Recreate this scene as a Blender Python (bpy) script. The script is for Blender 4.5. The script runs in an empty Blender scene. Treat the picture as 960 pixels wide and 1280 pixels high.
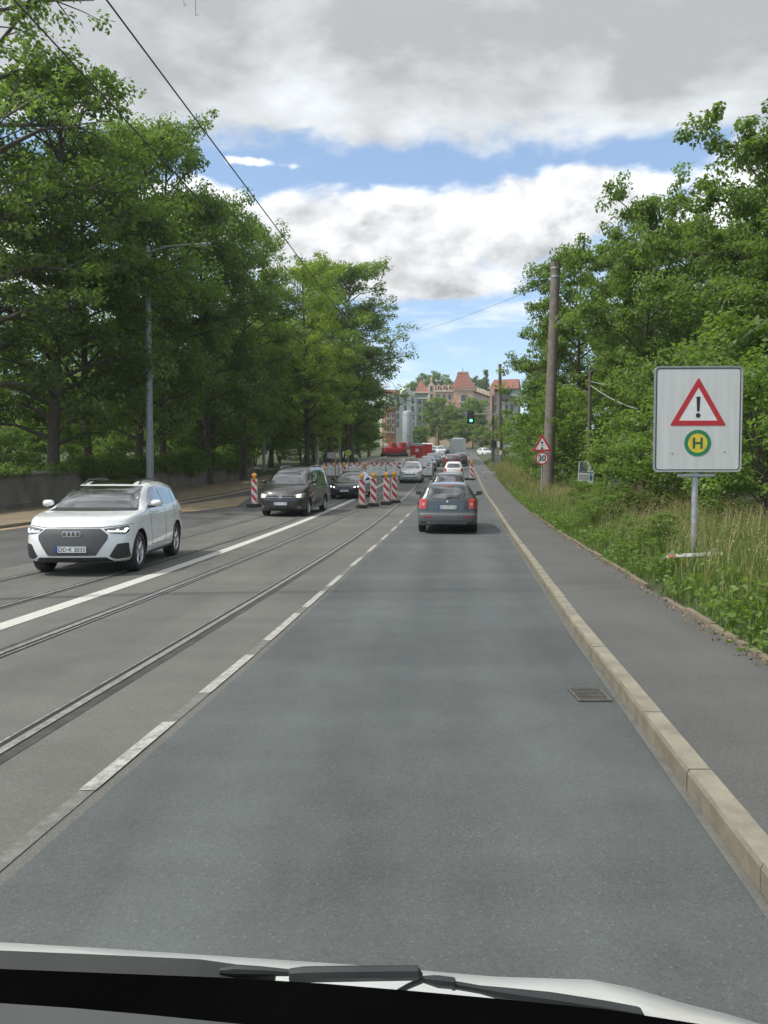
import bpy, bmesh, math, random
import numpy as np
from mathutils import Vector, Matrix, Euler
from mathutils.bvhtree import BVHTree

R = math.radians
scene = bpy.context.scene
COL = scene.collection

# ------------------------------------------------------------------ camera, world, sun, exposure
CAM_H = 1.65
cam = bpy.data.cameras.new('camera')
cam_o = bpy.data.objects.new('camera', cam)
COL.objects.link(cam_o)
cam_o.location = (0, 0, CAM_H)
cam_o.rotation_euler = (R(90) - math.atan(40 / 961), 0, 0)
cam.sensor_fit = 'VERTICAL'
cam.sensor_height = 32
cam.lens = 32 * 961 / 1280
cam.clip_start = 0.05
cam.clip_end = 3000
scene.camera = cam_o
scene.view_settings.view_transform = 'Standard'
scene.view_settings.look = 'None'
scene.view_settings.exposure = 1.05
scene.view_settings.gamma = 1
scene.view_settings.use_curve_mapping = False
scene.render.engine = 'CYCLES'
scene.cycles.max_bounces = 6
scene.cycles.diffuse_bounces = 3
scene.cycles.glossy_bounces = 3
scene.cycles.transmission_bounces = 3
scene.cycles.transparent_max_bounces = 6
scene.cycles.sample_clamp_indirect = 4

SUN_DIR = Vector((-0.72, -0.24, 1.0)).normalized()
SUN_EL = math.asin(SUN_DIR.z)
SUN_AZ = math.atan2(SUN_DIR.x, SUN_DIR.y) % (2 * math.pi)
sun = bpy.data.lights.new('sun', 'SUN')
sun.energy = 1.9
sun.angle = R(1.5)
sun.color = (1.0, 0.94, 0.84)
sun_o = bpy.data.objects.new('sun', sun)
COL.objects.link(sun_o)
sun_o.rotation_euler = SUN_DIR.to_track_quat('Z', 'Y').to_euler()


class Nodes:
    """small helper that builds node chains"""
    def __init__(s, tree):
        s.t = tree
        s.t.nodes.clear()

    def n(s, kind, props=None, **ins):
        nd = s.t.nodes.new(kind)
        for k, v in (props or {}).items():
            setattr(nd, k, v)
        for k, v in ins.items():
            key = int(k[1:]) if k[0] == 'i' and k[1:].isdigit() else k.replace('_', ' ')
            s.put(nd.inputs[key], v)
        return nd

    def put(s, sock, v):
        if isinstance(v, bpy.types.NodeSocket):
            s.t.links.new(v, sock)
        elif isinstance(v, bpy.types.Node):
            s.t.links.new(v.outputs[0], sock)
        else:
            if sock.type == 'RGBA' and len(v) == 3:
                v = (*v, 1)
            sock.default_value = v

    def m(s, op, a, b=0.0, c=0.0, clamp=False):
        return s.n('ShaderNodeMath', {'operation': op, 'use_clamp': clamp}, i0=a, i1=b, i2=c).outputs[0]

    def rng(s, v, a, b, c=0.0, d=1.0, smooth=True):
        nd = s.n('ShaderNodeMapRange', {'interpolation_type': 'SMOOTHSTEP' if smooth else 'LINEAR'})
        for i, q in enumerate((v, a, b, c, d)):
            s.put(nd.inputs[i], q)
        return nd.outputs[0]

    def mix(s, f, a, b, blend='MIX'):
        nd = s.n('ShaderNodeMix', {'data_type': 'RGBA', 'blend_type': blend})
        s.put(nd.inputs[0], f)
        s.put(nd.inputs[6], a)
        s.put(nd.inputs[7], b)
        return nd.outputs[2]

    def noise(s, vec, scale, detail=4.0, rough=0.55, dist=0.0):
        nd = s.n('ShaderNodeTexNoise', Scale=scale, Detail=detail, Roughness=rough, Distortion=dist)
        if vec is not None:
            s.put(nd.inputs['Vector'], vec)
        return nd.outputs[0]

    def xyz(s, x, y, z):
        return s.n('ShaderNodeCombineXYZ', i0=x, i1=y, i2=z).outputs[0]


def make_world():
    w = bpy.data.worlds.new('World')
    scene.world = w
    w.use_nodes = True
    N = Nodes(w.node_tree)
    sky = N.n('ShaderNodeTexSky', {'sky_type': 'NISHITA', 'sun_disc': False, 'sun_elevation': SUN_EL,
                                   'sun_rotation': SUN_AZ, 'altitude': 200, 'air_density': 1.0,
                                   'dust_density': 0.8, 'ozone_density': 1.6})
    tc = N.n('ShaderNodeTexCoord')
    sep = N.n('ShaderNodeSeparateXYZ', i0=tc.outputs['Generated'])
    x, y, z = sep.outputs[0], sep.outputs[1], sep.outputs[2]
    az = N.m('ARCTAN2', x, y)
    hor = N.m('SQRT', N.m('ADD', N.m('MULTIPLY', x, x), N.m('MULTIPLY', y, y)))
    el = N.m('DIVIDE', z, N.m('MAXIMUM', hor, 0.02))
    p_cum = N.xyz(az, N.m('MULTIPLY', el, 1.5), 0.0)
    # overcast layer seen in perspective
    zz = N.m('ADD', N.m('MAXIMUM', z, 0.0), 0.10)
    p_lay = N.xyz(N.m('DIVIDE', x, zz), N.m('MULTIPLY', N.m('DIVIDE', y, zz), 1.0), 3.7)
    n_big = N.noise(p_lay, 0.9, 5, 0.55, 0.5)
    n_fine = N.noise(p_lay, 2.3, 7, 0.58, 0.25)
    n_fine2 = N.noise(N.n('ShaderNodeVectorMath', {'operation': 'ADD'}, i0=p_lay, i1=(-0.10, 0.12, 0.0)).outputs[0], 2.3, 7, 0.58, 0.25)
    n_c = N.noise(p_cum, 7.0, 8, 0.58, 0.2)
    n_c2 = N.noise(N.n('ShaderNodeVectorMath', {'operation': 'ADD'}, i0=p_cum, i1=(-0.02, 0.035, 0.0)).outputs[0], 7.0, 8, 0.58, 0.2)
    n_low = N.noise(N.xyz(az, N.m('MULTIPLY', el, 5.0), 9.1), 5.0, 6, 0.55, 0.3)
    nz = N.m('SUBTRACT', n_c, 0.5)

    # overcast above the blue band; the band's edge wanders with the noise and dips to the left
    el_w = N.m('ADD', N.m('ADD', el, N.m('MULTIPLY', nz, 0.16)), N.m('MULTIPLY', N.m('ABSOLUTE', N.m('SUBTRACT', az, 0.05)), 0.03))
    over = N.rng(el_w, 0.412, 0.450)

    def blob(ca, ce, ra, re, amp=1.7, lo=0.0, hi=0.32):
        a = N.m('DIVIDE', N.m('SUBTRACT', az, ca), ra)
        e = N.m('DIVIDE', N.m('SUBTRACT', el, ce), re)
        r = N.m('SQRT', N.m('ADD', N.m('MULTIPLY', a, a), N.m('MULTIPLY', e, e)))
        v = N.m('ADD', N.m('SUBTRACT', 1.0, r), N.m('MULTIPLY', nz, amp))
        return N.rng(v, lo, hi)

    cum = blob(0.01, 0.298, 0.215, 0.082)
    for b in ((-0.10, 0.322, 0.10, 0.045), (0.11, 0.335, 0.13, 0.050), (0.25, 0.345, 0.20, 0.048), (0.085, 0.25, 0.10, 0.026),
              (-0.17, 0.400, 0.05, 0.010, 4.0), (-0.24, 0.33, 0.10, 0.05), (0.46, 0.32, 0.20, 0.08), (-0.55, 0.28, 0.22, 0.1),
              (0.8, 0.27, 0.3, 0.11), (-0.95, 0.3, 0.2, 0.11)):
        cum = N.m('MAXIMUM', cum, blob(*b))
    low = N.m('MULTIPLY', N.rng(n_low, 0.44, 0.62), N.rng(el, 0.34, 0.20, 0.0, 1.0))
    low = N.m('MULTIPLY', low, 0.75)
    relief_o = N.m('MULTIPLY', N.m('SUBTRACT', n_fine, n_fine2), 0.9)
    relief_c = N.m('MULTIPLY', N.m('SUBTRACT', n_c, n_c2), 2.2)
    # brightness of each cloud family
    grey_right = N.rng(N.m('ADD', az, N.m('MULTIPLY', el, 0.9)), 0.45, 1.05, 0.0, 0.13)
    b_over = N.m('SUBTRACT', N.m('ADD', N.m('ADD', N.rng(n_big, 0.34, 0.68, 0.60, 0.42), relief_o), N.rng(el, 0.52, 0.42, 0.0, 0.16)), grey_right)
    b_cum = N.m('ADD', N.rng(n_c, 0.30, 0.70, 0.92, 0.60), relief_c)
    b_cum = N.m('ADD', b_cum, N.rng(el, 0.28, 0.37, -0.10, 0.13))
    sd = N.n('ShaderNodeVectorMath', {'operation': 'DOT_PRODUCT'}, i0=tc.outputs['Generated'], i1=tuple(SUN_DIR)).outputs['Value']
    glow = N.m('MULTIPLY', N.m('MULTIPLY', N.m('POWER', N.m('MAXIMUM', sd, 0.0), 3.0), 1.1), N.rng(N.noise(tc.outputs['Generated'], 5.5, 6, 0.6, 0.4), 0.42, 0.60, 0.15, 1.0))
    b_over = N.m('ADD', N.m('MAXIMUM', b_over, 0.42), N.m('ADD', glow, N.m('MULTIPLY', N.rng(el, 0.6, 1.3, 0.0, 0.45), N.rng(N.noise(tc.outputs['Generated'], 7.0, 6, 0.6, 0.4), 0.42, 0.58, -0.3, 1.0))))
    b_cum = N.m('MINIMUM', N.m('MAXIMUM', b_cum, 0.40), 0.98)
    g = 0.62
    def tint(v, c):
        return N.mix(1.0, N.xyz(v, v, v), c, 'MULTIPLY')
    c_over = tint(b_over, (0.95 * g, 0.99 * g, 1.03 * g))
    c_cum = tint(b_cum, (0.98 * g, 1.0 * g, 1.02 * g))
    col = N.mix(1.0, sky.outputs[0], (0.10, 0.10, 0.10), 'MULTIPLY')
    col = N.mix(0.22, col, (0.42 * g, 0.58 * g, 0.78 * g))
    col = N.mix(low, col, (0.80 * g, 0.86 * g, 0.92 * g))
    col = N.mix(cum, col, c_cum)
    col = N.mix(over, col, c_over)
    bg = N.n('ShaderNodeBackground', Color=col, Strength=1.0)
    out = N.n('ShaderNodeOutputWorld')
    N.t.links.new(bg.outputs[0], out.inputs[0])


make_world()

# ------------------------------------------------------------------ materials
MATS = {}


def mat(name, color, rough=0.6, metal=0.0, var=0.12, scale=6.0, coat=0.0, spec=0.5, emit=None, estr=0.0, bump=0.0, color2=None, detail=5):
    if name in MATS:
        return MATS[name]
    m = bpy.data.materials.new(name)
    m.use_nodes = True
    N = Nodes(m.node_tree)
    tc = N.n('ShaderNodeTexCoord')
    nz = N.noise(tc.outputs['Object'], scale, detail, 0.6)
    c2 = color2 or tuple(min(1, c * (1 + var * 2)) for c in color)
    c1 = color if color2 else tuple(c * (1 - var) for c in color)
    col = N.mix(N.rng(nz, 0.3, 0.7), c1, c2)
    p = N.n('ShaderNodeBsdfPrincipled', Base_Color=col, Metallic=metal)
    N.put(p.inputs['Roughness'], N.rng(nz, 0.3, 0.7, max(0.0, rough - 0.05), min(1, rough + 0.05)))
    p.inputs['Specular IOR Level'].default_value = spec
    p.inputs['Coat Weight'].default_value = coat
    p.inputs['Coat Roughness'].default_value = 0.03
    p.inputs['Coat IOR'].default_value = 1.75 if name == 'car_glass' else 1.5
    if emit:
        p.inputs['Emission Color'].default_value = (*emit, 1)
        p.inputs['Emission Strength'].default_value = estr
    if bump:
        b = N.n('ShaderNodeBump', Strength=bump, Distance=0.02, Height=N.noise(tc.outputs['Object'], scale * 4, 6, 0.65))
        N.put(p.inputs['Normal'], b.outputs[0])
    o = N.n('ShaderNodeOutputMaterial')
    N.t.links.new(p.outputs[0], o.inputs[0])
    MATS[name] = m
    return m


def asphalt(name, base, tintc, speck=0.55, track=0.0, patch=0.25):
    m = bpy.data.materials.new(name)
    m.use_nodes = True
    N = Nodes(m.node_tree)
    tc = N.n('ShaderNodeTexCoord')
    P = tc.outputs['Object']
    fine = N.noise(P, 60.0, 5, 0.8)
    grain = N.noise(P, 210.0, 2, 0.6)
    mid = N.noise(P, 2.6, 5, 0.6)
    lowf = N.noise(N.n('ShaderNodeMapping', Vector=P, Scale=(1.0, 0.16, 1.0), Rotation=(0, 0, R(5.7))).outputs[0], 0.9, 5, 0.6, 0.4)
    cross = N.noise(N.n('ShaderNodeMapping', Vector=P, Scale=(0.12, 0.9, 1.0), Rotation=(0, 0, R(3))).outputs[0], 0.8, 4, 0.55, 0.2)
    v = N.m('ADD', N.m('MULTIPLY', N.rng(fine, 0.3, 0.7), speck), N.m('MULTIPLY', N.rng(grain, 0.3, 0.72), speck * 0.8))
    sp_ = N.n('ShaderNodeSeparateXYZ', i0=P)
    u = N.m('SUBTRACT', sp_.outputs[0], N.m('MULTIPLY', sp_.outputs[1], 0.1))
    wt = N.m('ABSOLUTE', N.m('SUBTRACT', N.m('ABSOLUTE', N.m('ADD', u, 0.35)), 0.75))
    v = N.m('ADD', v, N.m('MULTIPLY', N.rng(wt, 0.42, 0.05), patch * track))
    v = N.m('ADD', v, N.m('MULTIPLY', N.rng(mid, 0.3, 0.7), patch * 0.5))
    v = N.m('ADD', v, N.m('MULTIPLY', N.rng(lowf, 0.32, 0.68), patch))
    v = N.m('ADD', v, N.m('MULTIPLY', N.rng(cross, 0.35, 0.68), patch * 0.8))
    k = N.rng(v, 0.0, speck * 1.8 + patch * 2.3, 0.45, 1.55, False)
    chip = N.n('ShaderNodeTexVoronoi', {'feature': 'F1'}, Vector=P, Scale=70.0)
    lightchip = N.m('MULTIPLY', N.rng(N.n('ShaderNodeSeparateXYZ', i0=chip.outputs['Color']).outputs[0], 0.86, 0.95), N.rng(chip.outputs['Distance'], 0.5, 0.25))
    k = N.m('ADD', k, N.m('MULTIPLY', lightchip, 0.45))
    dark = N.m('MULTIPLY', N.rng(N.noise(P, 95.0, 4, 0.7), 0.55, 0.66), N.rng(N.noise(P, 1.7, 4, 0.6), 0.30, 0.62, 0.35, 1.0))
    k = N.m('MULTIPLY', k, N.m('SUBTRACT', 1.0, N.m('MULTIPLY', dark, 0.38)))
    col = N.mix(1.0, N.xyz(k, k, k), tuple(base * c for c in tintc), 'MULTIPLY')
    p = N.n('ShaderNodeBsdfPrincipled', Base_Color=col)
    N.put(p.inputs['Roughness'], N.rng(lowf, 0.3, 0.7, 0.60, 0.80))
    p.inputs['Specular IOR Level'].default_value = 0.4
    b = N.n('ShaderNodeBump', Strength=0.5, Distance=0.006, Height=N.m('ADD', fine, grain))
    N.put(p.inputs['Normal'], b.outputs[0])
    o = N.n('ShaderNodeOutputMaterial')
    N.t.links.new(p.outputs[0], o.inputs[0])
    return m


def worn_paint(name, color, under, lo, hi, scale=14.0):
    m = bpy.data.materials.new(name)
    m.use_nodes = True
    N = Nodes(m.node_tree)
    tc = N.n('ShaderNodeTexCoord')
    P = tc.outputs['Object']
    a = N.noise(P, scale, 8, 0.75)
    f = N.noise(P, 90.0, 3, 0.7)
    k = N.rng(N.m('ADD', N.m('MULTIPLY', a, 0.7), N.m('MULTIPLY', f, 0.3)), lo, hi)
    col = N.mix(k, under, color)
    p = N.n('ShaderNodeBsdfPrincipled', Base_Color=col, Roughness=0.65)
    o = N.n('ShaderNodeOutputMaterial')
    N.t.links.new(p.outputs[0], o.inputs[0])
    return m


def leaf_mat(name, dark, light, trans=0.35, rough=0.5):
    m = bpy.data.materials.new(name)
    m.use_nodes = True
    N = Nodes(m.node_tree)
    geo = N.n('ShaderNodeNewGeometry')
    att = N.n('ShaderNodeAttribute', {'attribute_name': 'tint'})
    oi = N.n('ShaderNodeObjectInfo')
    k = N.m('ADD', N.m('MULTIPLY', geo.outputs['Random Per Island'], 0.45), N.m('MULTIPLY', att.outputs['Fac'], 0.45))
    k = N.m('ADD', k, N.m('MULTIPLY', oi.outputs['Random'], 0.10), clamp=True)
    col = N.mix(k, dark, light)
    p = N.n('ShaderNodeBsdfPrincipled', Base_Color=col, Roughness=rough)
    p.inputs['Specular IOR Level'].default_value = 0.35
    t = N.n('ShaderNodeBsdfTranslucent', Color=N.mix(1.0, col, (1.30, 1.50, 0.62), 'MULTIPLY'))
    mx = N.n('ShaderNodeMixShader', i0=trans)
    N.t.links.new(p.outputs[0], mx.inputs[1])
    N.t.links.new(t.outputs[0], mx.inputs[2])
    o = N.n('ShaderNodeOutputMaterial')
    N.t.links.new(mx.outputs[0], o.inputs[0])
    return m


# ------------------------------------------------------------------ object helpers
def tag(o, label=None, cat=None, group=None, kind=None):
    if label: o['label'] = label
    if cat: o['category'] = cat
    if group: o['group'] = group
    if kind: o['kind'] = kind
    return o


def link(name, me, m=None, parent=None):
    o = bpy.data.objects.new(name, me)
    COL.objects.link(o)
    if m is not None and me is not None and len(me.materials) == 0:
        me.materials.append(m)
    if parent is not None:
        o.parent = parent
    return o


def thing(name, label, cat, loc=(0, 0, 0), rz=0.0, group=None, rot=None):
    o = bpy.data.objects.new(name, None)
    o.empty_display_size = 0.1
    COL.objects.link(o)
    o.location = loc
    o.rotation_euler = rot if rot else (0, 0, rz)
    return tag(o, label, cat, group)


def copy_tree(o, parent=None):
    c = o.copy()
    COL.objects.link(c)
    if parent is not None:
        c.parent = parent
    for ch in list(o.children):
        copy_tree(ch, c)
    return c


class MB:
    """collects shapes into one mesh"""
    def __init__(s):
        s.v, s.f = [], []

    def add(s, v, f):
        k = len(s.v)
        s.v += [tuple(p) for p in v]
        s.f += [tuple(i + k for i in q) for q in f]
        return s

    def box(s, c, d, rot=None, bev=0.0):
        dx, dy, dz = d[0] / 2, d[1] / 2, d[2] / 2
        if bev:
            bm = bmesh.new()
            bmesh.ops.create_cube(bm, size=1.0)
            for v in bm.verts:
                v.co = Vector((v.co.x * d[0], v.co.y * d[1], v.co.z * d[2]))
            bmesh.ops.bevel(bm, geom=bm.edges[:], offset=bev, segments=2, affect='EDGES', profile=0.5)
            bm.verts.index_update()
            pts = [v.co.copy() for v in bm.verts]
            fs = [[v.index for v in f.verts] for f in bm.faces]
            bm.free()
        else:
            pts = [Vector((x, y, z)) for x in (-dx, dx) for y in (-dy, dy) for z in (-dz, dz)]
            fs = [(0, 1, 3, 2), (4, 6, 7, 5), (0, 4, 5, 1), (2, 3, 7, 6), (0, 2, 6, 4), (1, 5, 7, 3)]
        M = Euler(rot).to_matrix() if rot else None
        c = Vector(c)
        return s.add([(M @ p if M else p) + c for p in pts], fs)

    def tube(s, path, rad, n=8, cap=True):
        path = [Vector(p) for p in path]
        if not hasattr(rad, '__len__'):
            rad = [rad] * len(path)
        rings = []
        up = None
        for i, p in enumerate(path):
            a = path[max(i - 1, 0)]
            b = path[min(i + 1, len(path) - 1)]
            t = (b - a).normalized()
            if up is None:
                up = t.orthogonal().normalized()
            up = (up - t * up.dot(t))
            up = up.normalized() if up.length > 1e-6 else t.orthogonal().normalized()
            w = t.cross(up)
            rings.append([p + (up * math.cos(2 * math.pi * k / n) + w * math.sin(2 * math.pi * k / n)) * rad[i] for k in range(n)])
        v = [q for r in rings for q in r]
        f = []
        for i in range(len(path) - 1):
            for k in range(n):
                a, b = i * n + k, i * n + (k + 1) % n
                f.append((a, b, b + n, a + n))
        if cap:
            f.append(tuple(range(n - 1, -1, -1)))
            f.append(tuple((len(path) - 1) * n + k for k in range(n)))
        return s.add(v, f)

    def lathe(s, prof, c, axis='z', n=24, caps=False):
        """prof: (radius, height) list along the axis"""
        v, f = [], []
        for r, h in prof:
            for k in range(n):
                a = 2 * math.pi * k / n
                x, y = r * math.cos(a), r * math.sin(a)
                p = {'z': (x, y, h), 'y': (x, h, y), 'x': (h, x, y)}[axis]
                v.append((p[0] + c[0], p[1] + c[1], p[2] + c[2]))
        for i in range(len(prof) - 1):
            for k in range(n):
                a, b = i * n + k, i * n + (k + 1) % n
                f.append((a, b, b + n, a + n))
        if caps:
            f.append(tuple(range(n)))
            f.append(tuple((len(prof) - 1) * n + k for k in range(n)))
        return s.add(v, f)

    def prism(s, poly, y0, y1, plane='xz'):
        """poly in a plane, extruded between two offsets of the third axis"""
        n = len(poly)
        def P(a, b, c):
            return {'xz': (a, c, b), 'xy': (a, b, c), 'yz': (c, a, b)}[plane]
        v = [P(a, b, y0) for a, b in poly] + [P(a, b, y1) for a, b in poly]
        f = [tuple(range(n)), tuple(range(2 * n - 1, n - 1, -1))]
        f += [(i, (i + 1) % n, (i + 1) % n + n, i + n) for i in range(n)]
        return s.add(v, f)

    def mesh(s, name, smooth=False, recalc=True):
        me = bpy.data.meshes.new(name)
        me.from_pydata(s.v, [], s.f)
        if recalc:
            bm = bmesh.new()
            bm.from_mesh(me)
            bmesh.ops.recalc_face_normals(bm, faces=bm.faces[:])
            bm.to_mesh(me)
            bm.free()
        if smooth:
            smooth_angle(me, 40 if smooth is True else smooth)
        me.update()
        return me

    def build(s, name, m, parent=None, smooth=False):
        return link(name, s.mesh(name, smooth), m, parent)


def smooth_angle(me, deg):
    me.polygons.foreach_set('use_smooth', [True] * len(me.polygons))
    bm = bmesh.new()
    bm.from_mesh(me)
    lim = R(deg)
    for e in bm.edges:
        if len(e.link_faces) == 2 and e.calc_face_angle(0) > lim:
            e.smooth = False
    bm.to_mesh(me)
    bm.free()


def np_mesh(name, verts, faces4):
    """fast mesh from an (n,3) array and an (m,k) index array"""
    me = bpy.data.meshes.new(name)
    k = faces4.shape[1]
    me.vertices.add(len(verts))
    me.vertices.foreach_set('co', np.asarray(verts, np.float32).ravel())
    me.loops.add(faces4.size)
    me.loops.foreach_set('vertex_index', np.asarray(faces4, np.int32).ravel())
    me.polygons.add(len(faces4))
    me.polygons.foreach_set('loop_start', np.arange(0, faces4.size, k, dtype=np.int32))
    me.update(calc_edges=True)
    return me


def text_mesh(body, size, extrude=0.0015, align='CENTER', offset=0.0, spacing=1.0):
    cu = bpy.data.curves.new('lettering', 'FONT')
    cu.body = body
    cu.size = size
    cu.extrude = extrude
    cu.offset = offset
    cu.align_x = align
    cu.align_y = 'CENTER'
    cu.space_character = spacing
    cu.resolution_u = 4
    o = bpy.data.objects.new('lettering', cu)
    COL.objects.link(o)
    bpy.context.view_layer.update()
    dg = bpy.context.evaluated_depsgraph_get()
    me = bpy.data.meshes.new_from_object(o.evaluated_get(dg))
    bpy.data.objects.remove(o)
    bpy.data.curves.remove(cu)
    me.materials.clear()
    return me


def pchip(pts):
    xs = np.array([p[0] for p in pts], float)
    ys = np.array([p[1] for p in pts], float)
    if xs[0] > xs[-1]:
        xs, ys = xs[::-1], ys[::-1]
    h = np.diff(xs)
    d = np.diff(ys) / h
    m = np.zeros(len(xs))
    m[0], m[-1] = d[0], d[-1]
    for i in range(1, len(xs) - 1):
        if d[i - 1] * d[i] > 0:
            w1, w2 = 2 * h[i] + h[i - 1], h[i] + 2 * h[i - 1]
            m[i] = (w1 + w2) / (w1 / d[i - 1] + w2 / d[i])

    def f(x):
        x = np.clip(np.asarray(x, float), xs[0], xs[-1])
        i = np.clip(np.searchsorted(xs, x) - 1, 0, len(xs) - 2)
        t = (x - xs[i]) / h[i]
        return ((1 + 2 * t) * (1 - t) ** 2 * ys[i] + t * (1 - t) ** 2 * h[i] * m[i]
                + t * t * (3 - 2 * t) * ys[i + 1] + t * t * (t - 1) * h[i] * m[i + 1])
    return f


# ------------------------------------------------------------------ terrain functions
def g(Y):
    """height of the street along its length: level, then a rise"""
    Y = np.asarray(Y, float)
    return .00062 * np.clip(Y - 10, 0, 46) ** 2 + .057 * np.clip(Y - 56, 0, 1e4)


def gz(Y):
    return float(g(Y))


def at(px, Y):
    """X of a thing seen at photo column px when it stands Y metres ahead"""
    return (px - 480) / 961 * Y


def zat(py, Y):
    return CAM_H + (600 - py) / 961 * Y


def line(*pts):
    xs = [p[0] for p in pts]
    ys = [p[1] for p in pts]
    def f(Y):
        Y = np.asarray(Y, float)
        r = np.interp(Y, xs, ys)
        r = np.where(Y < xs[0], ys[0] + (Y - xs[0]) * (ys[1] - ys[0]) / (xs[1] - xs[0]), r)
        return np.where(Y > xs[-1], ys[-1] + (Y - xs[-1]) * (ys[-1] - ys[-2]) / (xs[-1] - xs[-2]), r)
    return f


kerb_x = line((0, 1.19), (8, 2.01), (16, 2.93), (33, 4.76), (45, 5.9), (62, 7.55), (100, 11.2))
walk_x = line((0, 2.55), (6.6, 3.25), (16, 4.33), (21, 4.85), (45, 7.35), (90, 11.9))
dash_x = line((0, -1.97), (7, -1.27), (15, -.57), (33, 1.2), (60, 3.9))
seam_x = line((0, -1.86), (7, -1.16), (15, -.46), (33, 1.31), (60, 4.0))
white_x = line((0, -4.98), (9, -4.27), (22, -3.3), (33, -2.4), (60, 0.2), (100, 4.2))
rail_d = line((0, -2.74), (30, 0.0), (60, 2.75))
rail_c = line((0, -4.30), (30, -1.56), (60, 1.19))
rail_b = line((0, -5.88), (30, -3.14), (60, -.4))
rail_a = line((0, -7.42), (30, -4.68), (60, -1.9))
kerbl_x = line((0, -14.3), (24, -12.0), (39, -10.4), (62, -7.6), (100, -3.6))
wall_x = line((0, -18.9), (32, -15.7), (50, -13.4), (62, -11.2))

YS = np.concatenate([np.arange(-30, 70, 0.5), np.arange(70, 160, 2.0), np.arange(160, 421, 10.0)])


def structure(name, me, m):
    o = link(name, me, m)
    tag(o, kind='structure')
    return o


def strip_mesh(fl, fr, y0, y1, dz, nx=1, hz=None):
    ys = np.concatenate([[y0], YS[(YS > y0 + 1e-6) & (YS < y1 - 1e-6)], [y1]])
    rows = []
    for k in range(nx + 1):
        t = k / nx
        X = fl(ys) * (1 - t) + fr(ys) * t
        Z = g(np.interp(ys, YS, YS)) * 0 + np.interp(ys, YS, g(YS)) + dz
        if hz is not None:
            Z = Z + hz(X, ys)
        rows.append(np.stack([X, ys, Z], 1))
    n = len(ys)
    V = np.concatenate(rows)
    F = []
    for k in range(nx):
        for i in range(n - 1):
            a = k * n + i
            F.append((a, a + n, a + n + 1, a + 1))
    return V, np.array(F)


def strip(name, fl, fr, y0, y1, dz, m, nx=1, hz=None):
    V, F = strip_mesh(fl, fr, y0, y1, dz, nx, hz)
    return structure(name, np_mesh(name, V, F), m)


def off(f, d):
    return lambda Y: f(Y) + d


def const(c):
    return lambda Y: np.zeros_like(np.asarray(Y, float)) + c


M_LANE = asphalt('lane_asphalt', 0.092, (0.89, 1.0, 1.005), 0.6, track=0.6, patch=0.46)
M_TRAM = asphalt('track_asphalt', 0.118, (1.0, 1.0, 0.92), 0.4, patch=0.26)
M_WALK = asphalt('walk_asphalt', 0.098, (1.0, 1.0, 0.97), 0.5, patch=0.18)
M_OLD = asphalt('old_asphalt', 0.082, (1.0, 1.0, 0.98), 0.4, patch=0.35)
M_SOIL = mat('soil', (0.055, 0.05, 0.03), 0.9, var=0.3, scale=1.2, color2=(0.045, 0.085, 0.022), bump=0.4)
M_DIRT = mat('dirt', (0.22, 0.17, 0.10), 0.9, var=0.3, scale=1.2, color2=(0.14, 0.12, 0.085), bump=0.4)
M_SAND = mat('sand', (0.33, 0.25, 0.14), 0.95, scale=1.5, color2=(0.2, 0.165, 0.11), bump=0.3)
M_KERB = mat('kerb_granite', (0.26, 0.245, 0.19), 0.8, scale=5.0, color2=(0.175, 0.16, 0.125), bump=0.4, detail=10)
M_KERBFACE = mat('kerb_face_dark', (0.135, 0.118, 0.085), 0.9, scale=4.0, color2=(0.20, 0.178, 0.13), bump=0.4, detail=10)  # darker brown tone for the upright kerb faces
M_DUST = worn_paint('gutter_dust', (0.15, 0.145, 0.125), (0.085, 0.092, 0.093), 0.36, 0.66, 5.0)
M_WHITE = worn_paint('road_white', (0.50, 0.50, 0.46), (0.2, 0.195, 0.18), 0.32, 0.50)
M_DASH = worn_paint('dash_white', (0.42, 0.42, 0.39), (0.17, 0.168, 0.16), 0.36, 0.60)
M_FAINT = worn_paint('road_white_worn', (0.20, 0.20, 0.185), (0.112, 0.111, 0.103), 0.40, 0.66)
M_YELLOW = worn_paint('road_yellow', (0.62, 0.50, 0.20), (0.25, 0.22, 0.14), 0.30, 0.45)
M_RAIL = mat('rail_steel', (0.36, 0.36, 0.35), 0.35, 0.5, var=0.2, scale=20)
M_GROOVE = mat('rail_groove', (0.018, 0.017, 0.016), 0.8, var=0.3)
M_SEAL = mat('rail_sealing', (0.045, 0.044, 0.042), 0.6, var=0.25)


def bank(X, Y):
    e = np.asarray(X) - walk_x(Y)
    r = np.clip(e - 0.1, 0, None)
    h = 0.12 + 0.42 * (1 - np.exp(-r / 2.2)) + 0.02 * np.clip(r - 4, 0, 60)
    l = np.clip(wall_x(Y) - X, 0, None)
    return np.where(e > 0, h, 0) + 0.25 * np.clip(l * 2, 0, 1) + 0.012 * np.clip(l - 5, 0, 80)


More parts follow.
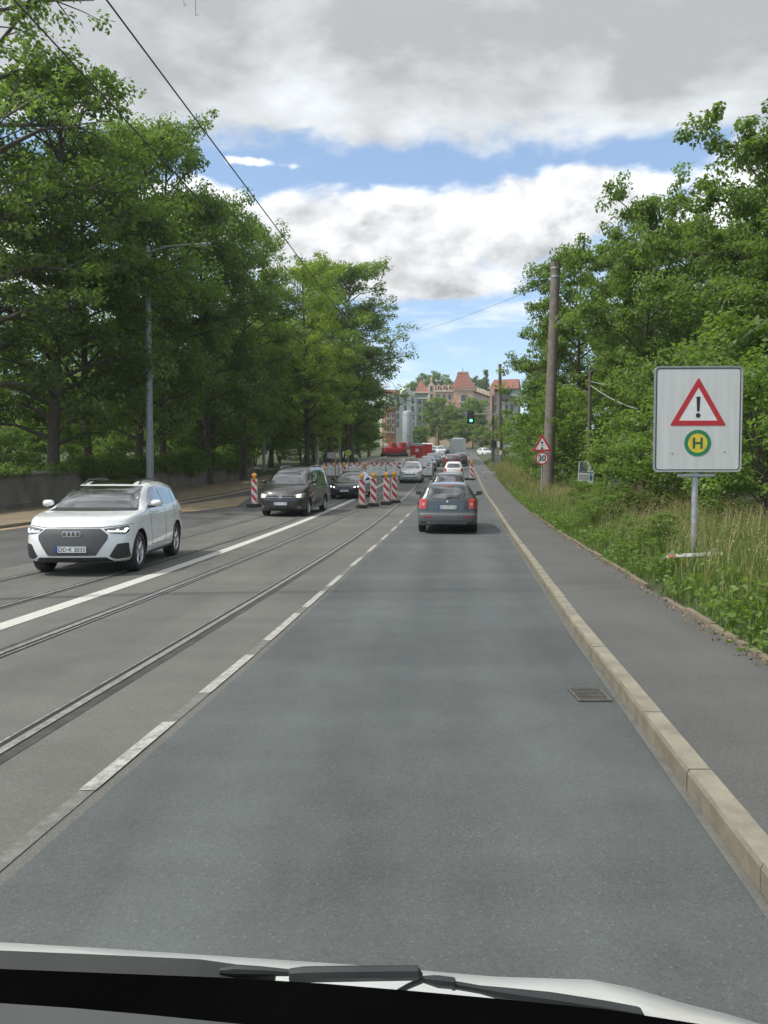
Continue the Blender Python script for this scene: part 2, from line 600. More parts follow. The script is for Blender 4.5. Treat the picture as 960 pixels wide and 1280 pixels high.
# ground sheet right of the pavement, under the street, and left of the street
def build_ground():
    offs = [-600, -300, -150, -80, -50, -34, -27, -22]
    rows = []
    ys = YS
    cols = [const(o)(ys) for o in offs[:-1]]
    cols += [wall_x(ys) - 3, wall_x(ys) - .5, wall_x(ys), kerbl_x(ys) - .05, kerb_x(ys) + .05, walk_x(ys) - 0.2, walk_x(ys) + 0.02]
    for d in (0.35, 0.8, 1.5, 2.5, 4, 6, 9, 14, 24, 50, 120, 320, 600):
        cols.append(walk_x(ys) + d)
    V = []
    for c in cols:
        c = np.asarray(c, float)
        V.append(np.stack([c, ys, g(ys) - 0.03 + bank(c, ys)], 1))
    n = len(ys)
    F = []
    for k in range(len(cols) - 1):
        for i in range(n - 1):
            F.append((k * n + i, (k + 1) * n + i, (k + 1) * n + i + 1, k * n + i + 1))
    structure('ground', np_mesh('ground', np.concatenate(V), np.array(F)), M_SOIL)


build_ground()
strip('road', off(kerbl_x, 0.0), off(kerb_x, 0.02), -30, 280, 0.0, M_OLD, 4)
strip('track_bed', off(rail_a, -.9), off(seam_x, 0.0), -30, 170, 0.004, M_TRAM, 3)
strip('driving_lane', seam_x, off(kerb_x, 0.0), -30, 170, 0.005, M_LANE, 2)
# footway with a granite kerb built stone by stone
strip('footway', off(kerb_x, 0.125), walk_x, -30, 150, 0.118, M_WALK, 2)


def kerb(name, fx, w, h, y0, y1, side):
    mb = MB()
    y = y0
    rnd = random.Random(4)
    while y < y1:
        L = 1.0 if y < 60 else 2.0
        a, b = y + 0.004, y + L - 0.004
        j = rnd.uniform(-.004, .004)
        zj = rnd.uniform(-.003, .003)
        pts = []
        for yy in (a, b):
            x0 = float(fx(yy)) + j
            z = gz(yy)
            sec = [(0, -.05), (0.0, h - .02), (0.012 * side, h + zj), (w * side, h + zj), (w * side, -.05)]
            pts += [(x0 + u, yy, z + v) for u, v in sec]
        n = 5
        f = [(i, i + 1, i + 1 + n, i + n) for i in range(n - 1)] + [tuple(range(n)), tuple(range(2 * n - 1, n - 1, -1))]
        mb.add(pts, f)
        y += L
    o = mb.build(name, M_KERB)
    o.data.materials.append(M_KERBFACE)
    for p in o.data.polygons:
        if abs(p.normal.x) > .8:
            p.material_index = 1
    tag(o, kind='structure')


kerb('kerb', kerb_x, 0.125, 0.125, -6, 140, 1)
strip('gutter_dust', off(kerb_x, -.045), off(kerb_x, 0.0), -6, 60, 0.009, M_DUST)
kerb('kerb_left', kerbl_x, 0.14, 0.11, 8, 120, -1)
strip('footway_left', off(wall_x, 0.0), off(kerbl_x, -.14), 5, 75, 0.10, M_DIRT, 3)
strip('junction_road', const(-30), const(70), 141, 200, 0.016, M_OLD, 6)
# thin edging stones between footway and verge
mbe = MB()
rnd = random.Random(8)
y = -4.0
while y < 30:
    if rnd.random() < 0.86:
        a, b = y, y + 0.98
        j = rnd.uniform(-.02, .02)
        for q in (0,):
            xa, xb = float(walk_x(a)) + j, float(walk_x(b)) + j
            za, zb_ = gz(a) + 0.10, gz(b) + 0.10
            t = rnd.uniform(0.025, 0.055)
            mbe.add([(xa, a, za), (xa + .07, a, za), (xa + .07, a, za + t), (xa, a, za + t), (xb, b, zb_), (xb + .07, b, zb_), (xb + .07, b, zb_ + t), (xb, b, zb_ + t)],
                    [(0, 1, 2, 3), (7, 6, 5, 4), (0, 4, 5, 1), (1, 5, 6, 2), (2, 6, 7, 3), (3, 7, 4, 0)])
    y += 1.0
tag(mbe.build('footway_edging', mat('edging_stone', (0.17, 0.14, 0.10), 0.9, scale=12, bump=0.3)), kind='structure')

# painted lines
def bead(fx, w):
    return off(fx, -w / 2), off(fx, w / 2)


DASH = [(4.0, 5.15), (5.86, 7.15), (7.8, 9.4), (9.85, 11.3), (11.8, 13.1), (14.5, 16.0), (17.2, 18.8), (20.2, 21.8), (23.2, 24.8), (26.2, 27.6), (29.4, 31.0)]
V_all, F_all, k = [], [], 0
for a, b in DASH:
    fl, fr = bead(dash_x, 0.090)
    V, F = strip_mesh(fl, fr, a, b, 0.013)
    V_all.append(V)
    F_all.append(F + k)
    k += len(V)
structure('lane_dashes', np_mesh('lane_dashes', np.concatenate(V_all), np.concatenate(F_all)), M_DASH)
strip('worn_lane_line', *bead(dash_x, 0.085), -10, 40, 0.009, M_FAINT)
strip('white_line', *bead(white_x, 0.24), -10, 62, 0.009, M_WHITE)
strip('yellow_line', *bead(line((30, 1.35), (60, 4.45), (110, 9.4)), 0.12), 52, 105, 0.013, M_YELLOW)
for nm, f in (('tram_rail', rail_d), ('tram_rail', rail_c), ('tram_rail', rail_b), ('tram_rail', rail_a)):
    s_ = 1 if f in (rail_c, rail_a) else -1
    strip('rail_sealing', off(f, -.12), off(f, .12), -10, 140, 0.007, M_SEAL)
    strip('rail_groove', off(f, s_ * .055 - .024), off(f, s_ * .055 + .024), -10, 140, 0.010, M_GROOVE)
    strip(nm, off(f, -.032), off(f, .032), -10, 140, 0.014, M_RAIL)
    strip(nm, off(f, s_ * .092 - .012), off(f, s_ * .092 + .012), -10, 140, 0.013, M_RAIL)
# sand swept on the far side of the road
strip('sand_on_road', line((30, -10.2), (36, -9.9), (42, -8.6)), line((30, -9.0), (36, -6.9), (42, -7.4)), 30, 44, 0.006, M_SAND, 3)
strip('sand_by_kerb', off(kerbl_x, 0.02), off(kerbl_x, .45), 14, 60, 0.007, M_SAND)

# drain grating by the kerb
def drain():
    t = thing('drain_grating', 'slotted iron drain grating set in the road by the kerb', 'drain', (1.57, 5.82, 0.006))
    m = mat('cast_iron', (0.15, 0.145, 0.13), 0.6, 0.5, scale=20)
    MB().box((0, 0, 0.0015), (0.25, 0.36, 0.003)).build('pit', M_GROOVE, t)
    fr = MB()
    for s_ in (-1, 1):
        fr.box((0, s_ * .172, 0.007), (.25, .016, .012))
        fr.box((s_ * .119, 0, 0.007), (.012, .326, .012))
    fr.build('frame', m, t)
    b = MB()
    for i in range(8):
        b.box((0, -.14 + i * .04, 0.006), (.226, .013, .010))
    b.build('grille', m, t)


drain()

# ------------------------------------------------------------------ trees and plants
M_BARK = mat('bark', (0.055, 0.045, 0.033), 0.9, scale=10, color2=(0.10, 0.085, 0.065), bump=0.8)
LM = {
    'deep': leaf_mat('leaf_deep', (0.080, 0.126, 0.036), (0.175, 0.250, 0.070), 0.52),
    'mid': leaf_mat('leaf_mid', (0.095, 0.150, 0.038), (0.205, 0.285, 0.076), 0.52),
    'light': leaf_mat('leaf_light', (0.085, 0.145, 0.034), (0.200, 0.290, 0.070), 0.48),
    'lime': leaf_mat('leaf_lime', (0.150, 0.205, 0.036), (0.280, 0.350, 0.075), 0.55),
    'olive': leaf_mat('leaf_olive', (0.080, 0.128, 0.042), (0.185, 0.248, 0.082), 0.50),
}


def leaf_cloud(rng, centres, radii, per, size, flat=0.55, tintv=None):
    """many small folded leaves gathered in clumps; returns mesh"""
    n = len(centres)
    idx = np.repeat(np.arange(n), per)
    N = len(idx)
    d = rng.normal(size=(N, 3))
    d /= np.linalg.norm(d, axis=1, keepdims=True) + 1e-9
    rad = rng.random(N) ** 0.45
    P = centres[idx] + d * (rad * radii[idx])[:, None] * np.array([1, 1, flat])
    nrm = np.stack([rng.normal(0, .55, N), rng.normal(0, .55, N), np.abs(rng.normal(.8, .35, N))], 1) + d * 0.35
    nrm /= np.linalg.norm(nrm, axis=1, keepdims=True)
    a = rng.normal(size=(N, 3))
    a[:, 2] -= 0.35
    a -= nrm * np.sum(a * nrm, 1, keepdims=True)
    a /= np.linalg.norm(a, axis=1, keepdims=True) + 1e-9
    b = np.cross(nrm, a)
    s = size * rng.uniform(.6, 1.35, N)[:, None]
    v0 = P - a * s * .5
    v1 = P + b * s * .30 + a * s * .02 + nrm * s * .07
    v2 = P + a * s * .55 - nrm * s * .06
    v3 = P - b * s * .30 + a * s * .02 + nrm * s * .07
    V = np.stack([v0, v1, v2, v3], 1).reshape(-1, 3)
    F = np.arange(N * 4).reshape(N, 4)
    me = np_mesh('crown', V, F)
    t = rng.random(n) if tintv is None else tintv
    at_ = me.attributes.new('tint', 'FLOAT', 'FACE')
    at_.data.foreach_set('value', np.asarray(t[idx], np.float32))
    return me


def tree_protos(seed, H, Rc, base, limbs, per, leaf, shape='broad', trunk_r=None, open_=0.0, stems=1, clump=0.75):
    """tapered trunk with limbs plus a crown of leaf clumps; returns (trunk mesh, crown mesh)"""
    rnd = random.Random(seed)
    rng = np.random.default_rng(seed)
    tb = MB()
    cen, rad = [], []
    tr = trunk_r or H * 0.016
    def env(t):
        # crown half-width at relative height t of the crown
        if shape == 'broad':
            return Rc * (max(0.0, 1 - (2 * t - 0.85) ** 2 * 0.78)) ** 0.6
        if shape == 'tall':
            return Rc * (max(0.02, math.sin(math.pi * (0.12 + 0.86 * t)))) ** 0.7
        if shape == 'column':
            return Rc * (1 - t ** 3) * (0.5 + 0.5 * min(1, t * 4))
        return Rc * (max(0.0, 1 - t ** 2.2)) ** 0.5
    for st in range(stems):
        lean = rnd.uniform(0, 6.28)
        la = (0.04 if stems == 1 else 0.28) * rnd.uniform(.6, 1.2)
        path = []
        for i in range(9):
            t = i / 8
            w = 0.02 * H * math.sin(3 * t + st)
            path.append(Vector((math.cos(lean) * la * t * H * .8 + w * .5, math.sin(lean) * la * t * H * .8 + w * .3, -0.25 + t * H * .93)))
        tb.tube(path, [tr * (1.25 - .35 * min(1, i)) * (1 - .85 * (i / 8) ** 1.1) + .01 for i in range(9)], 8)
        nl = max(3, limbs // stems)
        for j in range(nl):
            t = (j + .5 + rnd.uniform(-.4, .4)) / nl
            h = base + (H * 0.97 - base) * t
            kk = min(7.99, max(0, (h + .25) / (H * .93) * 8))
            i0 = int(kk)
            o = path[i0].lerp(path[min(8, i0 + 1)], kk - i0)
            az = j * 2.39996 + rnd.uniform(-.5, .5) + st * 1.7
            rr = env(t) * rnd.uniform(.62, 1.12)
            rise = rnd.uniform(.10, .5) * (1.0 if t < .75 else 1.6)
            tip = o + Vector((math.cos(az) * rr, math.sin(az) * rr, rr * rise))
            if tip.z > H:
                tip.z = H - rnd.uniform(0, .4)
            mid = o.lerp(tip, .5) + Vector((rnd.uniform(-.1, .1) * rr, rnd.uniform(-.1, .1) * rr, rr * .10))
            br = tr * .34 * (1 - .6 * t) + .012
            tb.tube([o, mid, tip], [br, br * .6, br * .2], 5, False)
            ns = max(3, int(rr * 1.9))
            for q in range(ns):
                f = rnd.uniform(.22, 1.02)
                b0 = (o.lerp(mid, f * 2) if f < .5 else mid.lerp(tip, min(1, f * 2 - 1)))
                a2 = az + rnd.uniform(-1.5, 1.5)
                l2 = rr * rnd.uniform(.16, .42) + .25
                e = b0 + Vector((math.cos(a2) * l2, math.sin(a2) * l2, l2 * rnd.uniform(-.25, .7)))
                if e.z < base * .6 + .2:
                    e.z = base * .6 + .2 + rnd.random() * .5
                tb.tube([b0, b0.lerp(e, .55) + Vector((0, 0, .05)), e], [br * .35, br * .22, .008], 4, False)
                for w in (.45, 1.0):
                    if rnd.random() < open_:
                        continue
                    c = b0.lerp(e, w)
                    cen.append(c + Vector((rnd.uniform(-.3, .3), rnd.uniform(-.3, .3), rnd.uniform(-.25, .35))))
                    rad.append(clump * rnd.uniform(.6, 1.25))
    crown = leaf_cloud(rng, np.array([tuple(c) for c in cen]), np.array(rad), per, leaf)
    return tb.mesh('trunk', True, recalc=False), crown


PROTO = {}


def proto(key, *a, **k):
    PROTO[key] = tree_protos(*a, **k)


proto('broad_a', 11, 20, 5.6, 2.6, 56, 58, .225, 'broad', clump=.85, open_=.10)
proto('broad_b', 23, 20, 5.2, 2.2, 56, 58, .225, 'tall', clump=.85, open_=.12)
proto('loose', 31, 24, 5.4, 4.2, 40, 40, .22, 'tall', open_=.42, clump=.7)
proto('maple', 47, 15, 5.0, 2.2, 44, 80, .21, 'broad', clump=.68)
proto('maple_b', 59, 15, 4.4, 1.6, 42, 80, .21, 'tall', clump=.68)
proto('bush_a', 61, 3.6, 1.9, .3, 26, 62, .125, 'dome', stems=4, trunk_r=.035, clump=.42)
proto('bush_b', 67, 3.6, 1.7, .25, 24, 66, .115, 'dome', stems=5, trunk_r=.03, clump=.40)
proto('far_tree', 71, 14, 5.0, 2.0, 26, 34, .42, 'broad', clump=1.05)
proto('poplar', 73, 16, 1.7, 1.0, 34, 34, .4, 'column', clump=.9)


def plant(name, key, leaf, x, y, H, label, cat, group, rz=0.0, wide=1.0, z=None):
    tm, cm = PROTO[key]
    h0 = {'broad_a': 20, 'broad_b': 20, 'loose': 24, 'maple': 15, 'maple_b': 15, 'bush_a': 3.6, 'bush_b': 3.6, 'far_tree': 14, 'poplar': 16}[key]
    s = H / h0
    if z is None:
        z = gz(y) + float(bank(x, y)) - 0.03
    t = thing(name, label, cat, (x, y, z), rz, group)
    t.scale = (s * wide, s * wide, s)
    me = tm.copy() if False else tm
    o = link('trunk', me, M_BARK, t)
    cmm = CROWN.get((key, leaf))
    if cmm is None:
        cmm = cm.copy()
        cmm.materials.clear()
        cmm.materials.append(LM[leaf])
        CROWN[(key, leaf)] = cmm
    link('crown', cmm, None, t)
    return t


CROWN = {}
GL = 'trees behind the park wall'
# name, proto, leaf, px, Y, height, label, rz, wide
LEFT = [
    ('loose', 'olive', -30, 33, 27.0, 'tall thin-crowned tree at the left edge, sky showing through its top', 0.3, 1.0),
    ('broad_b', 'deep', 64, 37, 21.5, 'slim-trunked dark tree behind the wall, left of the white car roof', 1.1, .95),
    ('broad_a', 'mid', 112, 41, 19.0, 'tree with black slender trunk over the wall just above the white car', 2.0, .85),
    ('broad_b', 'mid', 172, 46, 22.0, 'tree standing behind the grey street lamp, its pointed top just left of the overhead wire', 0.6, .78),
    ('broad_a', 'deep', 204, 50, 23.5, 'thick-trunked dark tree right behind the grey street lamp pole', 3.6, .72),
    ('broad_b', 'deep', 262, 55, 20.5, 'dense dark tree behind the ivy, right of the street lamp head', 4.4, .9),
    ('broad_a', 'mid', 305, 61, 21.0, 'tree above the black van with a ragged top touching the wire', 5.2, .72),
    ('broad_a', 'lime', 385, 72, 19.5, 'yellow-green tree lit by the sun above the construction fence', 0.9, .86),
    ('broad_a', 'mid', 439, 92, 24.0, 'tall dark tree at the right end of the left row, beside the gap of sky', 1.7, 1.0),
    ('broad_a', 'mid', 412, 96, 25.0, 'tree seen over the shoulder of the yellow-green tree', 4.1, .8),
    ('broad_a', 'deep', 460, 118, 14.0, 'low dark tree beside the green house with the red spire roof', 2.7, .6),
]
for pk, lf, px, Y, H, lab, rz, wd in LEFT:
    plant('tree', pk, lf, at(px, Y), Y, H, lab, 'tree', GL, rz, wd)
UNDER = [
    ('maple', 'light', 12, 80, 12.0, 'sunlit bright green tree in the park at the left edge', 0.2),
    ('maple_b', 'light', 90, 86, 13.0, 'sunlit bright green tree in the park between two dark trunks', 1.2),
    ('maple', 'light', 152, 78, 11.0, 'sunlit bright green tree in the park left of the lamp pole', 2.2),
    ('maple_b', 'mid', 236, 64, 13.0, 'shaded leafy tree right of the lamp pole, hanging low over the ivy', 3.2),
    ('maple', 'mid', 290, 70, 14.0, 'shaded leafy tree hanging low just left of the black van roof', 4.2),
    ('maple_b', 'mid', 338, 80, 15.0, 'leafy tree hanging low over the black van roof', 5.0),
    ('maple', 'mid', 392, 98, 14.0, 'leafy tree hanging low over the site barriers', .9),
    ('maple_b', 'deep', 438, 112, 15.0, 'dark low tree right of the round yellow stop sign', 2.1),
    ('maple', 'mid', 355, 106, 17.0, 'park tree filling the gap behind the yellow-green tree', 3.0),
    ('maple_b', 'mid', -70, 60, 12.0, 'mid green park tree cut by the left edge of the picture', 3.7),
]
for pk, lf, px, Y, H, lab, rz in UNDER:
    plant('tree', pk, lf, at(px, Y), Y, H, lab, 'tree', 'trees inside the park', rz, 1.2)
GR = 'trees on the right bank'
RIGHT = [
    ('maple', 'deep', 965, 26, 13.0, 'big maple above the warning board, highest tree on the right', 0.4, .80),
    ('maple_b', 'deep', 1040, 20, 9.6, 'dark tree cut by the right edge of the picture', 1.4, .85),
    ('maple', 'mid', 806, 36, 14.0, 'maple left of the warning board with ragged top branches', 2.6, .68),
    ('maple_b', 'mid', 722, 50, 15.5, 'tree directly behind the tall concrete pole', 3.3, .80),
    ('maple', 'mid', 694, 66, 12.5, 'rounded tree left of the tall concrete pole', 4.9, .68),
    ('maple_b', 'light', 680, 84, 11.0, 'lighter tree next to the far rusty pole', 0.8, .75),
    ('maple', 'deep', 880, 44, 15.0, 'dark tree behind the big maple on the right', 5.6, .9),
    ('maple_b', 'deep', 790, 62, 18.0, 'dark tree deep in the wood right of the concrete pole', 4.6, .9),
    ('maple', 'deep', 1010, 40, 15.0, 'dark tree deep in the wood at the right edge', 2.2, 1.0),
]
for pk, lf, px, Y, H, lab, rz, wd in RIGHT:
    plant('tree', pk, lf, at(px, Y), Y, H, lab, 'tree', GR, rz, wd)
GB = 'bushes along the right verge'
BUSH = [
    ('bush_a', 'light', 800, 30.5, 3.6, 'bright leafy bush just right of the poster pole', .3, .85),
    ('bush_b', 'mid', 838, 24.5, 4.2, 'leafy bush behind the left edge of the warning board', 1.3, 1.0),
    ('bush_a', 'deep', 895, 18.5, 4.0, 'dark bush behind the post of the warning board', 2.3, .9),
    ('bush_b', 'light', 968, 15.5, 3.4, 'light green bush cut by the right edge of the picture', 3.3, .95),
    ('bush_b', 'mid', 712, 42.0, 5.4, 'bush between the concrete pole and the poster pole', 4.3, 1.0),
    ('bush_a', 'light', 693, 55.0, 6.2, 'tall light bush left of the speed limit sign', 5.3, 1.0),
    ('bush_b', 'light', 676, 69.0, 7.0, 'tall light bush in front of the far rusty pole', .9, .9),
    ('bush_a', 'mid', 655, 83.0, 4.5, 'bush right of the grey roadside cabinet', 1.9, .9),
    ('bush_a', 'light', 812, 21.0, 2.2, 'low spreading bush left of the warning board post', 2.9, 1.25),
    ('bush_b', 'mid', 752, 38.5, 4.2, 'bush behind the poster pole', 3.9, 1.1),
    ('bush_a', 'mid', 850, 33.0, 5.2, 'tall bush rising behind the left edge of the board', 4.9, .75),
    ('bush_b', 'deep', 900, 27.0, 6.0, 'tall dark bush hidden behind the board', 5.9, 1.1),
    ('bush_b', 'light', 688, 47.0, 4.0, 'light bush around the foot of the concrete pole', .5, 1.0),
    ('bush_a', 'mid', 1010, 19.5, 5.2, 'tall bush at the right edge above the light one', 1.5, 1.1),
    ('bush_b', 'mid', 632, 104.0, 2.6, 'bush at the far end of the right verge', 2.5, 1.0),
]
for pk, lf, px, Y, H, lab, rz, wd in BUSH:
    plant('bush', pk, lf, at(px, Y), Y, H, lab, 'bush', GB, rz, wd)
# knee-high plants at the edge of the footway
for (x, y, H, lab, rz) in ((5.55, 19.6, .95, 'low leafy shrub spilling over the footway edge', 0.2), (6.1, 22.2, .9, 'low leafy shrub second from the footway bend', 1.2),
                           (4.75, 13.2, .8, 'low shrub in tall grass nearest the warning board', 2.2), (6.9, 26.0, 1.1, 'low shrub in the grass below the poster pole', 3.4)):
    plant('shrub', 'bush_a', 'light' if H > .85 else 'mid', x, y, H, lab, 'shrub', 'low shrubs in the verge', rz, 1.3)


ORDB = ['first', 'second', 'third', 'fourth', 'fifth', 'sixth', 'seventh', 'eighth', 'ninth', 'tenth', 'eleventh', 'twelfth']
for i, (px, Y, H, lf) in enumerate(((-45, 50, 4.0, 'mid'), (0, 54, 4.5, 'light'), (34, 58, 4.2, 'lime'), (78, 54, 3.8, 'light'), (118, 60, 4.8, 'lime'), (150, 56, 4.0, 'light'), (214, 62, 4.8, 'mid'),
                                    (252, 68, 5.5, 'mid'), (286, 74, 5.5, 'mid'))):
    plant('bush', 'bush_a' if i % 2 else 'bush_b', lf, at(px, Y), Y, H, f'leafy bush inside the park behind the stone wall, {ORDB[i]} from the left', 'bush', 'bushes behind the park wall', i * 1.3, 1.25)
for i, (px, Y, H, lf) in enumerate(((318, 84, 6.5, 'mid'), (350, 90, 7.0, 'deep'), (378, 88, 6.0, 'mid'), (404, 96, 6.5, 'deep'), (428, 104, 7.0, 'mid'), (452, 112, 7.0, 'deep'), (462, 126, 5.0, 'deep'))):
    plant('bush', 'bush_b' if i % 2 else 'bush_a', lf, at(px, Y), Y, H, f'dark bush under the trees behind the site barriers, {ORDB[i]} from the left', 'bush', 'bushes behind the site barriers', i * 1.9, 1.1)


# far wood that reads as one mass behind the park
def far_wood():
    rng = np.random.default_rng(77)
    n = 5200
    y = rng.uniform(150, 240, n)
    x = -15 - .05 * y - 170 * rng.random(n) ** 1.3 + (y - 120) * .02
    h = 13 + 7 * np.sin(x * .21 + y * .13) + rng.normal(0, 1.5, n)
    z = g(y) + rng.random(n) ** .8 * np.clip(h, 4, 24)
    C = np.stack([x, y, z], 1)
    me = leaf_cloud(rng, C, rng.uniform(1.2, 2.4, n), 22, .75, .8)
    tag(link('wood', me, LM['mid']), kind='stuff')
    n = 2600
    y = rng.uniform(45, 130, n)
    x = at(660, y) + 14 + 60 * rng.random(n)
    z = g(y) + bank(x, y) + rng.random(n) * 15
    C = np.stack([x, y, z], 1)
    me = leaf_cloud(rng, C, rng.uniform(1.0, 2.0, n), 22, .6, .8)
    tag(link('wood', me, LM['deep']), kind='stuff')


far_wood()

# ------------------------------------------------------------------ park wall with ivy
def park_wall():
    ys = np.arange(8, 64.1, 2.0)
    wm = mat('wall_render', (0.17, 0.155, 0.13), 0.9, scale=1.1, color2=(0.10, 0.095, 0.08), bump=0.5, detail=8)
    t = thing('park_wall', 'long weathered grey stone wall along the left footway', 'wall', (float(wall_x(8)), 8, 0))
    ox, oy = t.location.x, t.location.y
    mb, cp = MB(), MB()
    def sweep(b, prof):
        n = len(prof)
        v = []
        for yy in ys:
            x = float(wall_x(yy))
            z = gz(yy)
            v += [(x + a - ox, yy - oy, z + c) for a, c in prof]
        f = []
        for i in range(len(ys) - 1):
            for k in range(n):
                a, c = i * n + k, i * n + (k + 1) % n
                f.append((a, c, c + n, a + n))
        f += [tuple(range(n)), tuple((len(ys) - 1) * n + k for k in range(n))]
        b.add(v, f)
    sweep(mb, [(0, -.2), (.05, .35), (0.02, .38), (.02, 1.52), (-.36, 1.52), (-.36, -.2)])
    sweep(cp, [(.07, 1.52), (.07, 1.60), (-.17, 1.68), (-.41, 1.60), (-.41, 1.52)])
    mb.build('wall_body', wm, t)
    cp.build('coping', mat('coping_stone', (0.15, 0.145, 0.13), 0.9, scale=3, bump=0.3), t)


park_wall()


def ivy(label, y0, y1, n, hang, top, leafm, seed):
    rng = np.random.default_rng(seed)
    yy = rng.uniform(y0, y1, n)
    ed = 0.5 + 0.5 * np.sin(yy * 1.3) * np.cos(yy * .53)
    dx = rng.uniform(-.55, .16, n)
    zz = 1.7 + rng.random(n) * top * (0.6 + .4 * ed)
    drop = rng.random(n) < .5
    zz = np.where(drop, 1.75 - rng.random(n) ** 1.5 * hang * (0.35 + .65 * ed), zz)
    dx = np.where(drop, .05 + rng.random(n) * .14, dx)
    C = np.stack([wall_x(yy) + dx, yy, g(yy) + zz], 1)
    org = Vector((float(wall_x((y0 + y1) / 2)), (y0 + y1) / 2, gz((y0 + y1) / 2) + 1.6))
    me = leaf_cloud(rng, C - np.array(org), np.full(n, .26), 26, .14, 0.9)
    o = link('ivy', me, LM[leafm])
    o.location = org
    tag(o, label, 'ivy', 'ivy on the park wall')


ivy('dark ivy hanging over the wall behind the white car and lamp pole', 38, 52, 560, .75, .7, 'deep', 5)
ivy('brighter ivy mound on the wall left of the black van', 51, 63, 640, 1.0, 1.1, 'mid', 6)
ivy('sparse ivy on the coping at the far left end of the wall', 24, 38, 90, .2, .3, 'deep', 7)


# ------------------------------------------------------------------ grass verge (countless blades: stuff)
def grass():
    rng = np.random.default_rng(9)
    parts = []
    def blades(n, y0, y1, d0, d1, h0, h1, w, name, m, power=1.0, lean=.5):
        y = y0 + (y1 - y0) * rng.random(n) ** power
        d = d0 + (d1 - d0) * rng.random(n) ** .8
        x = walk_x(y) + d
        clump = .5 + .5 * np.sin(x * 2.1 + 1.3 * np.sin(y * .9)) * np.cos(y * 1.7 + x)
        h = (h0 + (h1 - h0) * rng.random(n)) * (.55 + .6 * clump) * np.clip(.35 + d / 1.1, .3, 1)
        z = g(y) - .03 + bank(x, y)
        az = rng.uniform(0, 6.283, n)
        ln = lean * rng.uniform(.1, 1.0, n) * h
        dx, dy = np.cos(az), np.sin(az)
        wx, wy = -dy * w, dx * w
        k = rng.uniform(.7, 1.3, n)
        P = np.stack([x, y, z], 1)
        def pt(t, s):
            return P + np.stack([dx * ln * t * t + wx * s * k, dy * ln * t * t + wy * s * k, h * (t - .12 * t * t)], 1)
        V = np.stack([pt(0, 1), pt(0, -1), pt(.55, -.75), pt(.55, .75), pt(1, .1), pt(1, -.1)], 1).reshape(-1, 3)
        b = np.arange(n)[:, None] * 6
        F = np.concatenate([b + np.array([[0, 1, 2, 3]]), b + np.array([[3, 2, 5, 4]])])
        me = np_mesh(name, V, F)
        a = me.attributes.new('tint', 'FLOAT', 'FACE')
        a.data.foreach_set('value', np.tile(clump, 2).astype(np.float32))
        o = link(name, me, m)
        tag(o, kind='stuff')
        return o
    gm = leaf_mat('grass_green', (0.070, 0.125, 0.030), (0.190, 0.255, 0.080), 0.45)
    gs = leaf_mat('grass_straw', (0.22, 0.19, 0.085), (0.40, 0.35, 0.19), 0.35)
    blades(60000, 0.5, 30, .05, 4.2, .25, .75, .007, 'grass', gm, 1.2)
    blades(30000, 30, 100, .05, 4.0, .3, .8, .016, 'grass', gm, 1.3)
    blades(12500, 1, 34, .3, 4.0, .55, 1.05, .0045, 'dry_grass', gs, 1.1, .45)
    blades(8000, 34, 95, .1, 2.0, .5, .9, .012, 'dry_grass', gs, 1.2, .5)
    # seed heads on the taller stalks
    n = 2600
    y = 5 + 32 * rng.random(n)
    x = walk_x(y) + .35 + 3.4 * rng.random(n)
    z = g(y) + bank(x, y) + rng.uniform(.5, .95, n)
    C = np.stack([x, y, z], 1)
    me = leaf_cloud(rng, C, np.full(n, .07), 9, .022, 1.8)
    tag(link('seed_heads', me, gs), kind='stuff')
    # leafy weeds
    n = 900
    y = 1 + 44 * rng.random(n) ** 1.1
    x = walk_x(y) + .05 + 3.0 * rng.random(n) ** 1.4
    C = np.stack([x, y, g(y) + bank(x, y) + rng.uniform(.05, .35, n)], 1)
    me = leaf_cloud(rng, C, np.full(n, .2), 22, .075, .8)
    tag(link('weeds', me, LM['light']), kind='stuff')
    # dead leaves and crumbs along the edging
    n = 550
    y = 5 + 26 * rng.random(n)
    x = walk_x(y) - np.abs(rng.normal(0, .09, n)) + .02
    C = np.stack([x, y, g(y) + .126 + 0 * x], 1)
    me = leaf_cloud(rng, C, np.full(n, .05), 2, .035, .05)
    tag(link('leaf_litter', me, mat('leaf_litter', (0.17, 0.12, 0.06), .9, var=.4)), kind='stuff')


grass()

# ------------------------------------------------------------------ cars
M_GLASS = mat('car_glass', (0.010, 0.012, 0.013), 0.05, 0.0, var=0.1, spec=1.0, coat=1.0)
M_TYRE = mat('tyre_rubber', (0.022, 0.022, 0.022), 0.75, scale=30)
M_RIM = mat('rim_alloy', (0.52, 0.52, 0.53), 0.3, 0.85, var=0.05)
M_PLASTIC = mat('black_plastic', (0.022, 0.022, 0.023), 0.5, var=0.2, scale=30)
M_GREYPL = mat('grey_plastic', (0.085, 0.088, 0.09), 0.55, var=0.15, scale=20)
M_CHROME = mat('chrome', (0.72, 0.72, 0.72), 0.15, 1.0, var=0.03)
M_SILVERTRIM = mat('silver_trim', (0.45, 0.46, 0.46), 0.35, 0.7, var=0.05)
M_HEADL = mat('headlight_glass', (0.30, 0.32, 0.33), 0.08, 0.4, var=0.5, scale=14, coat=1.0)
M_HEADD = mat('headlight_dark', (0.08, 0.085, 0.09), 0.08, 0.3, var=0.5, scale=14, coat=1.0)
M_DRL = mat('daylight_lamp', (0.9, 0.95, 0.85), 0.3, emit=(0.85, 1.0, 0.80), estr=1.3)
M_WARM = mat('lit_headlamp', (0.95, 0.8, 0.5), 0.3, emit=(1.0, 0.62, 0.28), estr=3.0)
M_COOL = mat('lit_cool_headlamp', (0.95, 0.95, 0.95), 0.3, emit=(0.95, 1.0, 1.0), estr=1.5)
